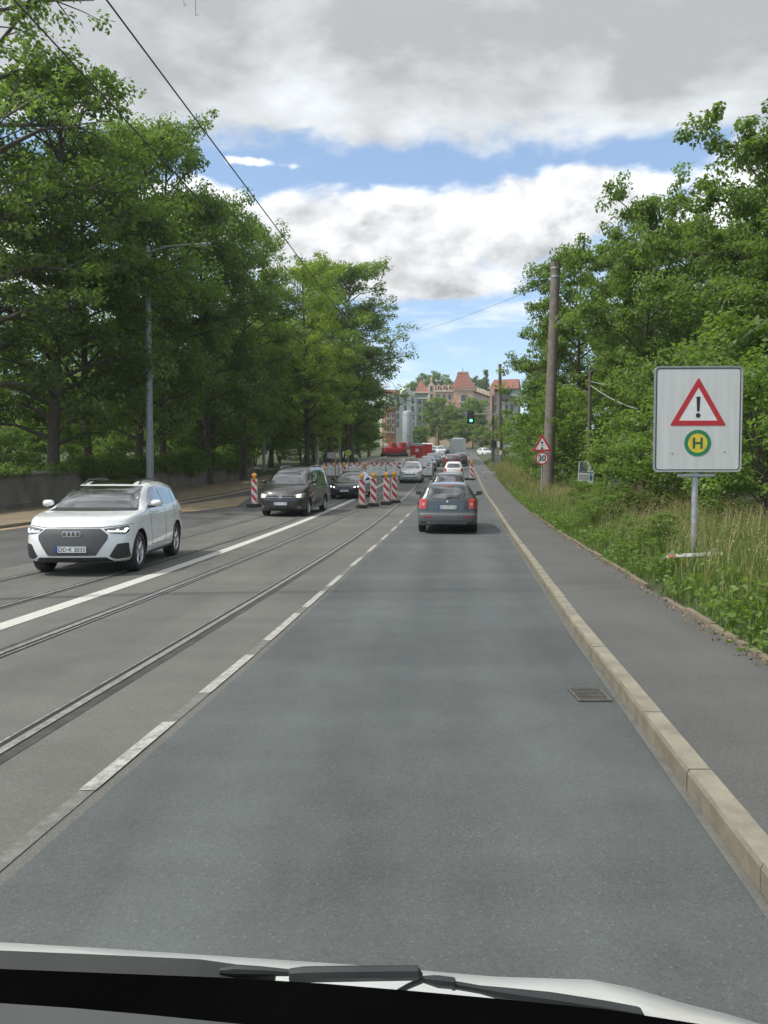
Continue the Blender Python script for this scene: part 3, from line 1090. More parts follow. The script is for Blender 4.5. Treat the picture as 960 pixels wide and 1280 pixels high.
M_TAIL = mat('taillight_red', (0.36, 0.018, 0.014), 0.12, var=0.25, scale=16, coat=1.0)
M_TAILC = mat('taillight_clear', (0.62, 0.22, 0.18), 0.15, var=0.2, coat=1.0)
M_PLATE = mat('plate_white', (0.70, 0.71, 0.70), 0.4, var=0.03)
M_INK = mat('plate_ink', (0.015, 0.015, 0.018), 0.5)
M_BLUE = mat('plate_blue', (0.02, 0.06, 0.30), 0.4)
M_SEAM = mat('panel_gap', (0.012, 0.012, 0.012), 0.8)


def paint(name, c, metal=0.0, rough=0.3):
    return mat('paint_' + name, c, rough, metal, var=0.03, scale=3, coat=1.0)


P_WHITE = paint('white', (0.68, 0.70, 0.70))
P_GREYGREEN = paint('grey_green', (0.050, 0.062, 0.067), 0.35)
P_BROWN = paint('dark_brown', (0.013, 0.0115, 0.012), 0.0, 0.4)
P_BLACK = paint('black', (0.012, 0.013, 0.015), 0.2)
P_SILVER = paint('silver', (0.58, 0.59, 0.58), 0.35)
P_DGREY = paint('dark_grey', (0.06, 0.068, 0.075), 0.4)
P_LBLUE = paint('grey_blue', (0.20, 0.24, 0.27), 0.5)
P_DRED = paint('dark_red', (0.09, 0.012, 0.014), 0.2)

FR = lambda pts: pts
SPEC = {
    'suv': dict(L=4.48, W=1.85, R=.355, xf=1.34, xr=-1.34, tw=.235, wr=.645,
        zb=[(2.24, .93), (2.1, .97), (1.7, 1.02), (1.0, 1.08), (.8, 1.09), (0, 1.07), (-1.2, 1.11), (-1.9, 1.12), (-2.24, 1.02)],
        zr=[(2.24, .4), (1.1, .9), (.98, 1.085), (.2, 1.49), (-.25, 1.575), (-.9, 1.585), (-1.55, 1.535), (-1.85, 1.46), (-2.14, 1.15), (-2.24, 1.02)],
        w=[(2.24, .90), (2.0, .955), (1.4, 1.0), (-1.4, 1.0), (-1.9, .97), (-2.24, .90)],
        z0=[(2.24, .24), (1.9, .21), (-1.9, .22), (-2.24, .36)], cp=.34, cpr=.22,
        fz=[(.2, .10), (.30, .02), (.45, .0), (.66, .02), (.80, .07), (.93, .16), (1.1, .2)],
        fzr=[(.2, .1), (.45, 0), (.7, .02), (1.0, .1), (1.2, .1)]),
    'wagon': dict(L=4.57, W=1.78, R=.325, xf=1.36, xr=-1.24, tw=.215, wr=.555,
        zb=[(2.285, .76), (2.1, .84), (1.6, .93), (1.1, .98), (.9, .99), (0, .97), (-1.2, 1.0), (-2.0, 1.02), (-2.285, .97)],
        zr=[(2.285, .4), (1.15, .85), (1.03, .985), (.2, 1.36), (-.3, 1.45), (-1.0, 1.455), (-1.6, 1.43), (-1.95, 1.385), (-2.2, 1.06), (-2.285, .97)],
        w=[(2.285, .88), (2.0, .95), (1.4, 1.0), (-1.5, 1.0), (-2.0, .97), (-2.285, .94)],
        z0=[(2.285, .26), (1.9, .2), (-1.9, .22), (-2.285, .32)], cp=.32, cpr=.14,
        fz=[(.2, .08), (.4, 0), (.6, .02), (.8, .1), (1, .15)],
        fzr=[(.2, .08), (.35, .01), (.55, 0), (.62, .05), (1.0, .09), (1.2, .1)]),
    'mpv': dict(L=4.41, W=1.79, R=.325, xf=1.36, xr=-1.32, tw=.21, wr=.645,
        zb=[(2.2, .90), (2.08, .97), (1.7, 1.07), (1.25, 1.15), (1.05, 1.16), (0, 1.12), (-2.0, 1.13), (-2.205, 1.08)],
        zr=[(2.2, .4), (1.45, .95), (1.33, 1.14), (.6, 1.64), (.15, 1.755), (-.5, 1.795), (-1.8, 1.775), (-2.0, 1.74), (-2.16, 1.2), (-2.205, 1.08)],
        w=[(2.2, .89), (1.95, .96), (1.4, 1.0), (-1.6, 1.0), (-2.0, .98), (-2.205, .95)],
        z0=[(2.2, .24), (1.9, .2), (-1.9, .22), (-2.205, .32)], cp=.30, cpr=.10,
        fz=[(.2, .08), (.35, 0), (.55, .0), (.75, .03), (.9, .10), (1, .15)],
        fzr=[(.2, .06), (.4, 0), (1.2, .03)]),
    'sedan': dict(L=4.7, W=1.84, R=.335, xf=1.45, xr=-1.38, tw=.23, wr=.55,
        zb=[(2.35, .74), (2.15, .80), (1.6, .88), (1.0, .93), (.9, .94), (0, .93), (-1.4, .98), (-2.0, 1.03), (-2.35, .95)],
        zr=[(2.35, .4), (1.1, .8), (.97, .94), (.1, 1.33), (-.4, 1.415), (-.9, 1.40), (-1.4, 1.24), (-1.85, 1.05), (-2.0, 1.03), (-2.35, .95)],
        w=[(2.35, .87), (2.05, .955), (1.4, 1.0), (-1.5, 1.0), (-2.0, .96), (-2.35, .88)],
        z0=[(2.35, .22), (1.9, .17), (-1.9, .18), (-2.35, .30)], cp=.34, cpr=.2,
        fz=[(.2, .08), (.35, 0), (.55, .0), (.7, .05), (.8, .12), (1, .15)],
        fzr=[(.2, .08), (.45, 0), (.7, .03), (1.0, .08)]),
    'hatch': dict(L=3.95, W=1.72, R=.30, xf=1.22, xr=-1.24, tw=.195, wr=.55,
        zb=[(1.975, .80), (1.8, .88), (1.4, .96), (.95, 1.01), (.85, 1.01), (0, .97), (-1.4, 1.0), (-1.975, .95)],
        zr=[(1.975, .4), (1.15, .85), (1.03, 1.0), (.3, 1.39), (-.2, 1.50), (-.9, 1.49), (-1.5, 1.41), (-1.88, 1.02), (-1.975, .95)],
        w=[(1.975, .87), (1.7, .95), (1.2, 1.0), (-1.2, 1.0), (-1.7, .96), (-1.975, .90)],
        z0=[(1.975, .24), (1.6, .19), (-1.6, .2), (-1.975, .32)], cp=.32, cpr=.18,
        fz=[(.2, .08), (.4, 0), (.6, .02), (.8, .1), (1, .15)],
        fzr=[(.2, .08), (.45, 0), (.65, .03), (1.0, .08)]),
}
PANELS = {
    # part, axis, polygon, material key, mirrored
    'suv': [
        ('windscreen', 'f', [(-.765, 1.115), (.765, 1.115), (.615, 1.505), (-.615, 1.505)], 'glass', 0),
        ('side_window', 's', [(.66, 1.115), (.16, 1.425), (-.05, 1.485), (-.36, 1.50), (-.36, 1.125)], 'glass', 0),
        ('side_window', 's', [(-.42, 1.125), (-.42, 1.50), (-1.0, 1.485), (-1.26, 1.44), (-1.16, 1.145)], 'glass', 0),
        ('side_window', 's', [(-1.21, 1.15), (-1.31, 1.43), (-1.62, 1.33), (-1.74, 1.19)], 'glass', 0),
        ('rear_window', 'r', [(-.62, 1.16), (.62, 1.16), (.5, 1.43), (-.5, 1.43)], 'glass', 0),
        ('grille', 'f', [(-.46, .805), (.46, .805), (.585, .70), (.575, .62), (.40, .355), (-.40, .355), (-.575, .62), (-.585, .70)], 'grille', 0),
        ('headlight', 'f', [(.50, .80), (.845, .845), (.855, .74), (.82, .70), (.70, .715), (.60, .735)], 'headd', 1),
        ('side_intake', 'f', [(.60, .335), (.72, .545), (.855, .555), (.86, .30), (.69, .29)], 'plastic', 1),
        ('lower_intake', 'f', [(-.56, .325), (.56, .325), (.66, .245), (-.66, .245)], 'plastic', 0),
        ('skid_trim', 'f', [(-.66, .232), (.66, .232), (.62, .215), (-.62, .215)], 'silver', 0),
        ('taillight', 'r', [(.48, .93), (.86, .98), (.86, .84), (.5, .84)], 'tail', 1),
    ],
    'wagon': [
        ('windscreen', 'f', [(-.66, 1.01), (.66, 1.01), (.50, 1.375), (-.50, 1.375)], 'glass', 0),
        ('side_window', 's', [(.70, 1.01), (.15, 1.30), (-.1, 1.37), (-.36, 1.385), (-.36, 1.015)], 'glass', 0),
        ('side_window', 's', [(-.42, 1.015), (-.42, 1.385), (-1.1, 1.375), (-1.2, 1.03)], 'glass', 0),
        ('side_window', 's', [(-1.26, 1.035), (-1.17, 1.37), (-1.62, 1.34), (-1.86, 1.07)], 'glass', 0),
        ('rear_window', 'r', [(-.60, 1.03), (.60, 1.03), (.535, 1.36), (-.535, 1.36)], 'glass', 0),
        ('taillight', 'r', [(.585, 1.0), (.72, 1.015), (.80, .99), (.82, .73), (.60, .72)], 'tail', 1),
        ('headlight', 'f', [(.42, .72), (.80, .80), (.84, .70), (.5, .62)], 'headl', 1),
        ('grille', 'f', [(-.38, .72), (.38, .72), (.33, .60), (-.33, .60)], 'plastic', 0),
        ('lower_intake', 'f', [(-.5, .42), (.5, .42), (.5, .30), (-.5, .30)], 'plastic', 0),
    ],
    'mpv': [
        ('windscreen', 'f', [(-.735, 1.175), (.735, 1.175), (.59, 1.665), (-.59, 1.665)], 'glass', 0),
        ('side_window', 's', [(.98, 1.17), (.48, 1.52), (.18, 1.63), (-.32, 1.66), (-.32, 1.14)], 'glass', 0),
        ('side_window', 's', [(-.40, 1.14), (-.40, 1.66), (-1.22, 1.655), (-1.22, 1.15)], 'glass', 0),
        ('side_window', 's', [(-1.30, 1.15), (-1.30, 1.655), (-1.86, 1.63), (-1.90, 1.17)], 'glass', 0),
        ('rear_window', 'r', [(-.62, 1.2), (.62, 1.2), (.56, 1.64), (-.56, 1.64)], 'glass', 0),
        ('headlight', 'f', [(.50, .80), (.66, .84), (.835, .875), (.845, .74), (.80, .67), (.56, .69)], 'headl', 1),
        ('grille', 'f', [(-.49, .80), (.49, .80), (.54, .69), (-.54, .69)], 'plastic', 0),
        ('lower_intake', 'f', [(-.55, .40), (.55, .40), (.5, .27), (-.5, .27)], 'plastic', 0),
        ('fog_lamp', 'f', [(.62, .40), (.76, .40), (.76, .31), (.62, .31)], 'headd', 1),
        ('taillight', 'r', [(.70, 1.15), (.84, 1.15), (.84, .80), (.72, .80)], 'tail', 1),
    ],
    'sedan': [
        ('windscreen', 'f', [(-.68, .965), (.68, .965), (.50, 1.335), (-.50, 1.335)], 'glass', 0),
        ('side_window', 's', [(.62, .965), (.08, 1.26), (-.2, 1.335), (-.38, 1.345), (-.38, .975)], 'glass', 0),
        ('side_window', 's', [(-.44, .975), (-.44, 1.345), (-.95, 1.32), (-1.40, 1.12), (-1.42, 1.02)], 'glass', 0),
        ('rear_window', 'r', [(-.58, 1.09), (.58, 1.09), (.47, 1.33), (-.47, 1.33)], 'glass', 0),
        ('headlight', 'f', [(.36, .66), (.60, .70), (.84, .735), (.85, .64), (.62, .60), (.40, .60)], 'headd', 1),
        ('grille', 'f', [(.03, .665), (.28, .665), (.30, .55), (.05, .50)], 'plastic', 1),
        ('lower_intake', 'f', [(-.46, .36), (.46, .36), (.5, .25), (-.5, .25)], 'plastic', 0),
        ('side_intake', 'f', [(.56, .40), (.80, .43), (.80, .30), (.58, .27)], 'plastic', 1),
        ('taillight', 'r', [(.42, .92), (.84, .95), (.86, .80), (.45, .80)], 'tail', 1),
    ],
    'hatch': [
        ('windscreen', 'f', [(-.65, 1.035), (.65, 1.035), (.49, 1.42), (-.49, 1.42)], 'glass', 0),
        ('side_window', 's', [(.72, 1.03), (.24, 1.33), (0, 1.40), (-.3, 1.43), (-.3, 1.0)], 'glass', 0),
        ('side_window', 's', [(-.36, 1.0), (-.36, 1.43), (-.95, 1.41), (-1.32, 1.30), (-1.38, 1.06)], 'glass', 0),
        ('rear_window', 'r', [(-.58, 1.03), (.58, 1.03), (.50, 1.38), (-.50, 1.38)], 'glass', 0),
        ('headlight', 'f', [(.45, .74), (.70, .88), (.79, .86), (.80, .70), (.5, .66)], 'headl', 1),
        ('grille', 'f', [(-.40, .68), (.40, .68), (.36, .60), (-.36, .60)], 'plastic', 0),
        ('lower_intake', 'f', [(-.52, .42), (.52, .42), (.52, .28), (-.52, .28)], 'plastic', 0),
        ('taillight', 'r', [(.60, .98), (.78, .98), (.80, .72), (.62, .70)], 'tail', 1),
    ],
}


def loft(sp, ns=70, nc=30):
    L, W = sp['L'], sp['W']
    fzb, fzr_, fw, fz0 = pchip(sp['zb']), pchip(sp['zr']), pchip(sp['w']), pchip(sp['z0'])
    ffz, frz = pchip(sp['fz']), pchip(sp['fzr'])
    r = .085
    ends = np.array([0, .004, .014, .03, .052, .085])
    mid = np.linspace(L / 2 - .12, -L / 2 + .12, ns)
    xs = np.concatenate([L / 2 - ends, mid, (-L / 2 + ends)[::-1]])
    def disp(x, y, z):
        ff = np.clip((x - (L / 2 - 1.1)) / 1.1, 0, 1) ** 1.6
        fr = np.clip((-(L / 2 - .7) - x) / .7, 0, 1) ** 1.6
        yy = (np.abs(y) / (W / 2))
        return x - ff * (sp['cp'] * yy ** 3 + ffz(z)) + fr * (sp['cpr'] * yy ** 3 + frz(z))
    rings = []
    for x in xs:
        w = W / 2 * float(fw(x))
        z0, zb = float(fz0(x)), float(fzb(x))
        zr = max(float(fzr_(x)), zb)
        dz = zr - zb
        tg = min(1, dz / .30)
        tg = tg * tg * (3 - 2 * tg)
        wr = .80 * w * (1 - tg) + sp['wr'] * tg
        wb = .945 * w
        crown = .030
        pts = [(0, z0), (.55 * w, z0), (.84 * w, z0 + .005), (.955 * w, z0 + .05), (.985 * w, z0 + .16), (w, .5 * (z0 + zb)),
               (.995 * w, zb - .17), (.978 * w, zb - .07), (wb, zb)]
        top = [(wb + (wr - wb) * .48, zb + dz * .52), (wb + (wr - wb) * .90, zb + dz * .90), (wr * .86, zb + dz * .985), (wr * .5, zb + dz), (0, zb + dz)]
        pts += [(a, b + crown * (1 - (a / wb) ** 2)) for a, b in top]
        P = np.array(pts)
        s = np.concatenate([[0], np.cumsum(np.linalg.norm(np.diff(P, axis=0), axis=1) + .012)])
        s /= s[-1]
        t = np.linspace(0, 1, nc)
        yv = pchip(list(zip(s, P[:, 0])))(t)
        zv = pchip(list(zip(s, P[:, 1])))(t)
        d = min(L / 2 - x, x + L / 2)
        if d < r:
            ins = r * (1 - math.sqrt(max(0, 1 - (1 - d / r) ** 2)))
            zc = .5 * (z0 + zb)
            yv = yv * (1 - ins / w)
            zv = zc + (zv - zc) * (1 - ins / (.5 * (zb - z0) + .02))
        rings.append((x, yv, zv))
    V = []
    m = 2 * nc - 2
    for x, yv, zv in rings:
        Y = np.concatenate([yv, -yv[-2:0:-1]])
        Z = np.concatenate([zv, zv[-2:0:-1]])
        V.append(np.stack([disp(np.full(m, x), Y, Z), Y, Z], 1))
    F = []
    for i in range(len(rings) - 1):
        for k in range(m):
            a, b = i * m + k, i * m + (k + 1) % m
            F.append((a, b, b + m, a + m))
    V = list(np.concatenate(V))
    for which in (0, len(rings) - 1):
        x, yv, zv = rings[which]
        Y = np.concatenate([yv, -yv[-2:0:-1]])
        Z = np.concatenate([zv, zv[-2:0:-1]])
        zc = .5 * (Z.min() + Z.max())
        prev = list(range(which * m, which * m + m))
        for sc in (.85, .65, .45, .22):
            cur = []
            ys_, zs_ = Y * sc, zc + (Z - zc) * sc
            X = disp(np.full(m, x), ys_, zs_)
            for k in range(m):
                cur.append(len(V))
                V.append(np.array([X[k], ys_[k], zs_[k]]))
            for k in range(m):
                F.append((prev[k], prev[(k + 1) % m], cur[(k + 1) % m], cur[k]))
            prev = cur
        c = len(V)
        V.append(np.array([float(disp(np.array([x]), np.array([0.]), np.array([zc]))[0]), 0, zc]))
        for k in range(m):
            F.append((prev[k], prev[(k + 1) % m], c))
    bm = bmesh.new()
    vs = [bm.verts.new(p) for p in V]
    for f in F:
        bm.faces.new([vs[i] for i in f])
    bmesh.ops.recalc_face_normals(bm, faces=bm.faces[:])
    for f in bm.faces:
        f.smooth = True
    return bm


AX = {'f': lambda a, b: ((6, a, b), (-1, 0, 0)), 'r': lambda a, b: ((-6, a, b), (1, 0, 0)), 'l': lambda a, b: ((a, 6, b), (0, -1, 0)),
      'rt': lambda a, b: ((a, -6, b), (0, 1, 0)), 't': lambda a, b: ((a, b, 6), (0, 0, -1))}


def round_poly(poly, r):
    out = []
    n = len(poly)
    for i in range(n):
        p, a, b = Vector(poly[i]), Vector(poly[i - 1]), Vector(poly[(i + 1) % n])
        d = min(r, (a - p).length * .4, (b - p).length * .4)
        s, e = p + (a - p).normalized() * d, p + (b - p).normalized() * d
        for k in range(4):
            t = k / 3
            out.append(tuple((s * (1 - t) ** 2 + p * 2 * t * (1 - t) + e * t * t)))
    return out


def project_panel(bvh, poly, axis, off_=.005, step=.08, rnd=.02, depth=.03):
    if rnd:
        poly = round_poly(poly, rnd)
    bm = bmesh.new()
    vs = [bm.verts.new((a, b, 0)) for a, b in poly]
    bm.faces.new(vs)
    A = np.array(poly)
    for ax in (0, 1):
        lo, hi = A[:, ax].min(), A[:, ax].max()
        k = lo + step
        while k < hi - .004:
            no = (1, 0, 0) if ax == 0 else (0, 1, 0)
            co = (k, 0, 0) if ax == 0 else (0, k, 0)
            bmesh.ops.bisect_plane(bm, geom=bm.verts[:] + bm.edges[:] + bm.faces[:], plane_co=co, plane_no=no)
            k += step
    for f in bm.faces:
        f.smooth = True
    for v in bm.verts:
        o, d = AX[axis](v.co.x, v.co.y)
        o, d = Vector(o), Vector(d)
        loc, nor, idx, dist = bvh.ray_cast(o, d)
        if loc is None:
            loc, nor, idx, dist = bvh.find_nearest(o + d * 4.2)
        if nor.dot(d) > 0:
            nor = -nor
        v.co = loc + nor * off_
    bm.normal_update()
    dv = Vector(AX[axis](0, 0)[1])
    if sum(f.normal.dot(dv) * f.calc_area() for f in bm.faces) > 0:
        bmesh.ops.reverse_faces(bm, faces=bm.faces[:])
    be = [e for e in bm.edges if e.is_boundary]
    ex = bmesh.ops.extrude_edge_only(bm, edges=be)
    for q in ex['geom']:
        if isinstance(q, bmesh.types.BMVert):
            q.co += dv * depth
        elif isinstance(q, bmesh.types.BMFace):
            q.smooth = False
    for e in be:
        e.smooth = False
    me = bpy.data.meshes.new('panel')
    bm.to_mesh(me)
    bm.free()
    return me


def seam(a, b, w=.007):
    a, b = Vector(a), Vector(b)
    n = (b - a).normalized()
    n = Vector((-n.y, n.x)) * w / 2
    return [tuple(a + n), tuple(b + n), tuple(b - n), tuple(a - n)]


WHEELS = {}


def wheel_meshes(Rw, tw, spokes):
    k = (Rw, tw, spokes)
    if k in WHEELS:
        return WHEELS[k]
    h = tw / 2
    ri = Rw * .70
    ty = MB().lathe([(ri, -h * .8), (ri * 1.04, -h * .98), (Rw * .90, -h), (Rw * .975, -h * .86), (Rw, -h * .6), (Rw, h * .6), (Rw * .975, h * .86), (Rw * .90, h),
                     (ri * 1.04, h * .98), (ri, h * .8), (ri * .97, h * .3), (ri * .97, -h * .3), (ri, -h * .8)], (0, 0, 0), 'y', 36)
    rm = MB().lathe([(ri * .995, -h * .85), (ri * .995, h * .86), (ri * .93, h * .9), (ri * .90, h * .72), (ri * .88, -h * .5)], (0, 0, 0), 'y', 36)
    rm.lathe([(0.001, h * .70), (.035, h * .70), (.06, h * .62), (.06, h * .2), (.001, h * .2)], (0, 0, 0), 'y', 16)
    for i in range(spokes):
        for dd in (-.13, .13):
            a = 2 * math.pi * i / spokes
            p0 = Vector((math.cos(a) * .04, h * .62, math.sin(a) * .04))
            p1 = Vector((math.cos(a + dd) * ri * .93, h * .66, math.sin(a + dd) * ri * .93))
            rm.tube([p0, p1], [.020, .016], 5)
    dk = MB().lathe([(.001, h * .02), (ri * .9, h * .02), (ri * .9, -h * .1), (.001, -h * .1)], (0, 0, 0), 'y', 24)
    WHEELS[k] = (ty.mesh('tyre', True), rm.mesh('rim', 30), dk.mesh('brake_disc'))
    return WHEELS[k]


def rect(c, w, h):
    return [(c[0] - w / 2, c[1] - h / 2), (c[0] + w / 2, c[1] - h / 2), (c[0] + w / 2, c[1] + h / 2), (c[0] - w / 2, c[1] + h / 2)]


def add_plate(car, x, y, z, facing, text, tilt=0.0):
    """number plate with blue strip and lettering; facing +1 = front of the car"""
    me = MB().box((0, 0, 0), (.016, .52, .112), bev=.004).mesh('licence_plate')
    p = link('licence_plate', me, M_PLATE, car)
    p.location = (x, y, z)
    p.rotation_euler = (0, tilt, 0 if facing > 0 else math.pi)
    link('blue_strip', MB().box((.0092, -.237, 0), (.003, .042, .106)).mesh('blue_strip'), M_BLUE, p)
    fr = MB()
    for s_ in (-1, 1):
        fr.box((.0085, 0, s_ * .0545), (.004, .52, .004))
        fr.box((.0085, s_ * .2585, 0), (.004, .004, .105))
    fr.build('border', M_INK, p)
    t = link('lettering', text_mesh(text, .098, .001, spacing=.98), M_INK, p)
    t.rotation_euler = (R(90), 0, R(90))
    t.location = (.0105, .02, -.004)
    return p


def build_car(name, label, kind, pnt, loc, heading, pitch, group=None, plate_f=None, plate_r=None, detail=1, scale=1.0, rails=None, extra=None,
              overrides=None, spokes=5, cladding=None):
    sp = SPEC[kind]
    root = thing(name, label, 'car', loc, 0, group, (0, -pitch, heading))
    root.scale = (scale,) * 3
    bm = loft(sp, 80 if detail > 1 else 46, 34 if detail > 1 else 24)
    bvh = BVHTree.FromBMesh(bm)
    me = bpy.data.meshes.new('body')
    bm.to_mesh(me)
    bm.free()
    body = link('body', me, pnt, root)
    me.materials.append(M_PLASTIC)
    # wheel wells cut out of the body
    cut = MB()
    Rw = sp['R']
    for xw in (sp['xf'], sp['xr']):
        for s_ in (-1, 1):
            cut.lathe([(Rw + .05, 0), (Rw + .05, .5)], (xw, s_ * (sp['W'] / 2 - .27) - (.5 if s_ < 0 else 0), Rw + .005), 'y', 40, True)
    cme = cut.mesh('cut')
    cme.materials.append(pnt)
    cme.materials.append(M_PLASTIC)
    for p in cme.polygons:
        p.material_index = 1
    co = link('cut', cme)
    md = body.modifiers.new('wells', 'BOOLEAN')
    md.object = co
    md.operation = 'DIFFERENCE'
    md.solver = 'EXACT'
    bpy.context.view_layer.update()
    dg = bpy.context.evaluated_depsgraph_get()
    new = bpy.data.meshes.new_from_object(body.evaluated_get(dg))
    # new_from_object is in local space; the cutter sits at the world origin, so do the cut with the car at the origin
    body.modifiers.clear()
    bpy.data.objects.remove(co)
    body.data = new
    return root, body, bvh, sp


def finish_car(root, bvh, sp, kind, detail, overrides, plate_f, plate_r, rails, spokes, cladding, pnt):
    MK = {'glass': M_GLASS, 'plastic': M_PLASTIC, 'headd': M_HEADD, 'headl': M_HEADL, 'tail': M_TAIL, 'silver': M_SILVERTRIM, 'grille': M_GRILLE, 'chrome': M_CHROME, 'grey': M_GREYPL, 'paint': pnt, 'warm': M_WARM, 'drl': M_DRL, 'cool': M_COOL, 'tailc': M_TAILC, 'seam': M_SEAM}
    step = .05 if detail > 1 else .12
    for part, ax, poly, mk, mir in PANELS[kind] + (overrides or []):
        sets = []
        if ax == 's':
            sets = [('l', poly), ('rt', poly)]
        elif mir:
            sets = [(ax, poly), (ax, [(-a, b) for a, b in poly][::-1])]
        else:
            sets = [(ax, poly)]
        o_ = .006
        rn = .02
        if part in ('daylight_strip', 'lamp_lens', 'reflector', 'fog_strip', 'chrome_bar'):
            o_, rn = .016, .006
        if part == 'door_gap':
            o_, rn = .0025, 0
        st_ = step
        if part in ('side_intake', 'headlight', 'taillight', 'bumper_cover'):
            o_, st_ = .010, step * .55
        for a, pl in sets:
            m_ = project_panel(bvh, pl, a, o_, st_, rn, .03)
            link(part, m_, MK[mk], root)
    # wheels
    ty, rm, dk = wheel_meshes(sp['R'], sp['tw'], spokes)
    for xw in (sp['xf'], sp['xr']):
        for s_ in (-1, 1):
            w = link('wheel', ty, M_TYRE, root)
            w.location = (xw, s_ * (sp['W'] / 2 - sp['tw'] / 2 - .025), sp['R'])
            w.rotation_euler = (0, 0, 0 if s_ > 0 else math.pi)
            link('rim', rm, M_RIM, w)
            link('brake_disc', dk, M_PLASTIC, w)
    # mirrors
    xm = sp['zr'][2][0] - .34
    zm = float(pchip(sp['zb'])(xm)) + .07
    for s_ in (-1, 1):
        bm = bmesh.new()
        bmesh.ops.create_uvsphere(bm, u_segments=16, v_segments=10, radius=1)
        for v in bm.verts:
            x, y, z = v.co
            k = 1 - .35 * max(0, x)
            v.co = Vector((x * .075 if x > 0 else x * .045, math.copysign(abs(y) ** .7, y) * .105 * k, math.copysign(abs(z) ** .75, z) * .066 * k))
            if v.co.x < -.03:
                v.co.x = -.03
        bmesh.ops.recalc_face_normals(bm, faces=bm.faces[:])
        for f in bm.faces:
            f.smooth = True
        mm = bpy.data.meshes.new('door_mirror')
        bm.to_mesh(mm)
        bm.free()
        mo = link('door_mirror', mm, pnt if kind == 'suv' else M_PLASTIC if kind in ('sedan', 'wagon', 'hatch') else pnt, root)
        mo.location = (xm, s_ * (sp['W'] / 2 + .085), zm + .03)
        st = MB().tube([(-.005, -s_ * .20, -.075), (0, -s_ * .09, -.055), (0, s_ * -.01, -.045)], [.035, .03, .03], 8)
        st.build('mirror_arm', M_PLASTIC, mo, True)
        gl = MB().box((-.034, 0, 0), (.004, .19, .115), bev=.0015).build('mirror_glass', M_GLASS, mo)
    if plate_f:
        loc, nor, i, d = bvh.ray_cast(Vector((6, 0, plate_f[1])), Vector((-1, 0, 0)))
        add_plate(root, loc.x + .014, 0, plate_f[1], 1, plate_f[0])
    if plate_r:
        loc, nor, i, d = bvh.ray_cast(Vector((-6, 0, plate_r[1])), Vector((1, 0, 0)))
        add_plate(root, loc.x - .014, 0, plate_r[1], -1, plate_r[0])
    if rails:
        x0, x1, yy, m_ = rails
        for s_ in (-1, 1):
            pts = []
            for t in np.linspace(0, 1, 13):
                x = x0 + (x1 - x0) * t
                l, n_, i, d = bvh.ray_cast(Vector((x, s_ * yy, 6)), Vector((0, 0, -1)))
                lift = .05 * min(1, min(t, 1 - t) * 9)
                pts.append((x, s_ * yy, l.z + lift - .006))
            MB().tube(pts, .014, 8).build('roof_rail', m_, root, True)


def grille_mat():
    m = bpy.data.materials.new('grille_mesh')
    m.use_nodes = True
    N = Nodes(m.node_tree)
    tc = N.n('ShaderNodeTexCoord')
    sep = N.n('ShaderNodeSeparateXYZ', i0=tc.outputs['Object'])
    a = N.m('MULTIPLY', N.m('ADD', sep.outputs[1], sep.outputs[2]), 130.0)
    b = N.m('MULTIPLY', N.m('SUBTRACT', sep.outputs[1], sep.outputs[2]), 130.0)
    k = N.m('MAXIMUM', N.m('ABSOLUTE', N.m('SINE', a)), N.m('ABSOLUTE', N.m('SINE', b)))
    col = N.mix(N.rng(k, .86, .95), (0.02, 0.021, 0.022), (0.13, 0.135, 0.14))
    p = N.n('ShaderNodeBsdfPrincipled', Base_Color=col, Roughness=0.4)
    o = N.n('ShaderNodeOutputMaterial')
    N.t.links.new(p.outputs[0], o.inputs[0])
    return m


M_GRILLE = grille_mat()


def car(name, label, kind, pnt, x, y, hdg, uphill=True, group=None, plate_f=None, plate_r=None, detail=1, scale=1.0, rails=None, overrides=None, spokes=5, cladding=None, zoff=0.012):
    """builds the car at the origin, then drives it to its place on the road"""
    slope = (gz(y + 1.3) - gz(y - 1.3)) / 2.6
    root, body, bvh, sp = build_car(name, label, kind, pnt, (0, 0, 0), 0, 0, group, detail=detail)
    finish_car(root, bvh, sp, kind, detail, overrides, plate_f, plate_r, rails, spokes, cladding, pnt)
    p = math.atan(slope) * (1 if uphill else -1)
    root.rotation_euler = (0, -p, hdg)
    root.location = (x, y, .5 * (gz(y + 1.3) + gz(y - 1.3)) + zoff)
    root.scale = (scale,) * 3
    return root, bvh


UP = R(90 - 5.7)      # heading away from the camera
DOWN = R(-90 - 5.7)   # heading towards the camera
HANDLES = lambda z1, z2, xa, xb: [('door_handle', 's', rect((xa, z1), .20, .028), 'paint', 0), ('door_handle', 's', rect((xb, z2), .20, .028), 'paint', 0)]

